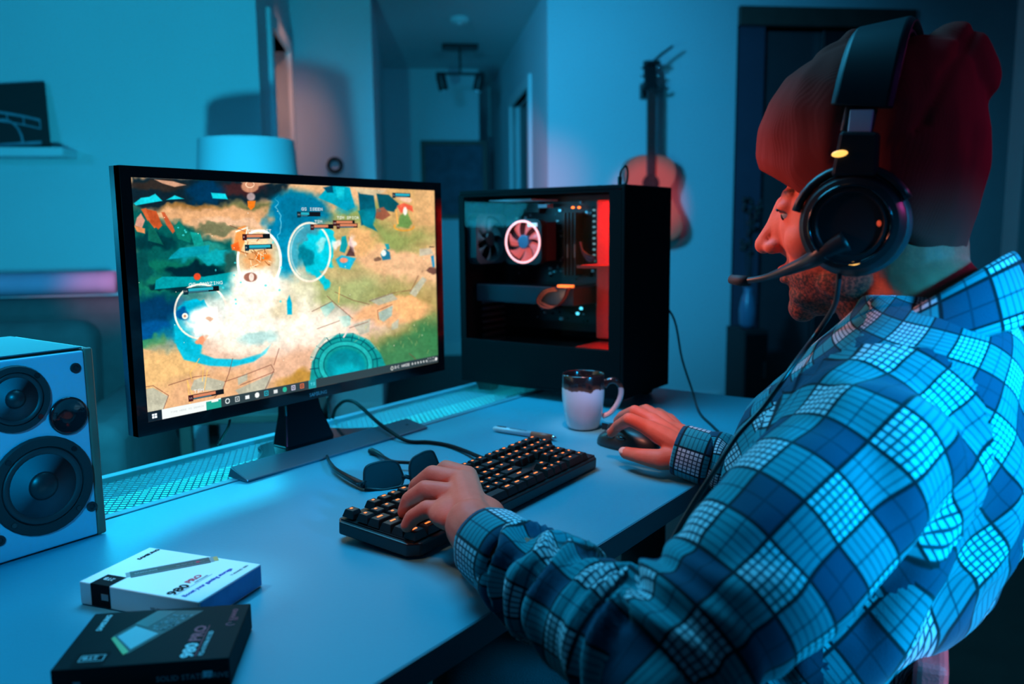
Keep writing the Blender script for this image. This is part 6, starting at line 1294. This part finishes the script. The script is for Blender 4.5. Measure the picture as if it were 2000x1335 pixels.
# bright metal plate between the strap and the housing
def plate(px4, off, th, name, m, par=hs, bev=0.001):
    Q = [hl(x, y, off) for x, y in px4]; vs = [Vector((q.x, q.y, q.z)) for q in Q]+[Vector((q.x+th, q.y, q.z)) for q in Q]
    return MB(MHd).add(vs, [(0, 1, 2, 3), (7, 6, 5, 4), (0, 4, 5, 1), (1, 5, 6, 2), (2, 6, 7, 3), (3, 7, 4, 0)]).build(name, m, par, bevel=bev)
plate([(1660, 214), (1707, 213), (1700, 258), (1655, 258)], -HW-.006, .008, 'metal_plate', mat('metal_plate', (0.75, 0.88, 0.95), 0.35, metal=0.0))
hs_h = plate([(1640, 256), (1716, 257), (1712, 345), (1622, 345)], -HW-.012, .018, 'arm_housing', M_black, bev=.003)
Mye = mat('headset_light', (0.5, 0.3, 0.1), 0.4, emit=(1.0, 0.50, 0.10), estr=1.6)
q = hon(1640, 300, -HW-.0135); MB(Matrix.Translation(q) @ R3).ell((0, 0, 0), (.002, .0072, .0032), n=16, k=8).build('status_light', Mye, hs_h, smooth='all')
def cupset(s):
    c_ = hl(1664, 438, -HW) if s < 0 else Vector((HW, hl(1664, 438, -HW).y, hl(1664, 438, -HW).z))
    Mq = MHd @ Matrix(((0, 0, s, c_.x), (1, 0, 0, c_.y), (0, 1, 0, c_.z), (0, 0, 0, 1)))
    e = MB(Mq).lathe([(.030, -.030), (.044, -.032), (.050, -.026), (.050, -.014), (.044, -.008)], 40).build('ear_cushion', mat('cushion_teal_black', (0.02, 0.05, 0.055), 0.45), hs, smooth='all')
    k = MB(Mq).lathe([(.044, -.010), (.047, -.004), (.047, .006), (.042, .014), (.030, .017), (.0285, .0145), (.004, .0145)], 40).build('ear_cup', M_black, hs, smooth=True)
    MB(Mq).tube([(.036*math.cos(2*PI*i/36), .036*math.sin(2*PI*i/36), .0165) for i in range(36)], .0014, 6, closed=True).build('trim_ring', M_blackg, k, smooth='all')
    return Mq
Ml_ = cupset(-1); cupset(1)
# yoke fork
fk = MB(Ml_).tube([(.052*math.cos(math.radians(a)), .052*math.sin(math.radians(a)), .004) for a in range(20, 161, 10)], .0045, 8, flat=1.2).build('yoke', M_black, hs, smooth='all')
q = hon(1668, 512, -HW-.012); MB(Matrix.Translation(q) @ R3).ell((0, 0, 0), (.004, .0115, .0042), n=16, k=8).build('status_light', Mye, hs, smooth='all')
q = hon(1717, 436, -HW-.014); MB(Matrix.Translation(q) @ R3).ell((0, 0, 0), (.0015, .0022, .0030), n=12, k=6).build('red_light', mat('led_red_dim', (0.3, 0.05, 0.02), 0.4, emit=(1, .10, .04), estr=.5), hs, smooth='all')
# microphone boom: from the cup, past the cheek, in front of the mouth
o2 = -HW-.008
BP = [hon(1655, 470, o2), hon(1604, 497, o2), hon(1575, 512, -HW+.004), hon(1530, 530, -.085), hon(1490, 543, -.066), hon(1455, 548, -.052), hon(1430, 546, -.044)]
sp = spline(BP, 6); nn_ = len(sp); MB().tube(sp, [max(.0036, .012-.010*(i/nn_)*1.4) for i in range(nn_)], 10).build('microphone_boom', M_black, hs, smooth='all')
MB().tube([hon(1462, 548, -.054), hon(1445, 548, -.049), hon(1428, 545, -.043)], [.0052, .0062, .0050], 12).build('microphone', M_blackm, hs, smooth='all')
CP = [hon(1640, 520, -HW), hon(1637, 560, -HW+.004), hon(1628, 600, -HW+.012), hon(1592, 655, -.075)]
dn = [at(1548, 715, .80), at(1490, 795, .79), at(1440, 850, .78), at(1395, 920, .77), at(1350, 990, .77), at(1310, 1060, .78)]
MB().tube(spline(CP+dn, 6), .0026, 8).build('headset_cord', M_black, hs, smooth='all')

# ---------------------------------------------------------------- chair behind him
ch = thing('office_chair', (TX, 0.22, FLOOR), 'red-backed black swivel chair under the seated person', 'chair')
M_red = mat('chair_red', (0.62, 0.05, 0.05), 0.6, var=0.1, bump=0.3, bscale=400); M_cb = mat('chair_black', (0.012, 0.012, 0.015), 0.7)
MB().bb(TX-.24, TX+.24, .06, .52, -.40, -.33).build('seat', M_cb, ch, bevel=.03, seg=4, smooth=True)
Mc = Matrix.Translation((.80, 0.125, -.36)) @ Matrix.Rotation(math.radians(9), 4, 'Z') @ Matrix.Translation((.115, 0, 0))
MB(Mc).prism([(-.085, 0), (.085, 0), (.115, .28), (.105, .33), (-.105, .33), (-.115, .28)], 0, .03, M=Matrix(((1, 0, 0, 0), (0, 0, -1, 0), (0, 1, 0, 0), (0, 0, 0, 1)))).build('backrest', M_red, ch, bevel=.008, seg=3)
MB().bb(TX-.03, TX+.03, .05, .078, -.42, -.15).build('back_support', M_cb, ch, bevel=.005)
MB().tube([(TX, .27, -.40), (TX, .27, FLOOR+.09)], .028, 16).build('gas_lift', M_chrome, ch, smooth=True)
for k in range(5):
    a = 2*PI*k/5+.3; e_ = (TX+.28*math.cos(a), .27+.28*math.sin(a))
    MB().tube([(TX, .27, FLOOR+.11), (e_[0], e_[1], FLOOR+.075)], [.026, .016], 10).build('base_arm', M_cb, ch, smooth='all')
    MB().lathe([(.02, -.012), (.026, -.008), (.026, .008), (.02, .012)], 18, M=Matrix.Translation((e_[0], e_[1], FLOOR+.027)) @ Matrix.Rotation(a, 4, 'Z') @ Matrix.Rotation(PI/2, 4, 'Y')).build('caster', M_blackm, ch, smooth=True)
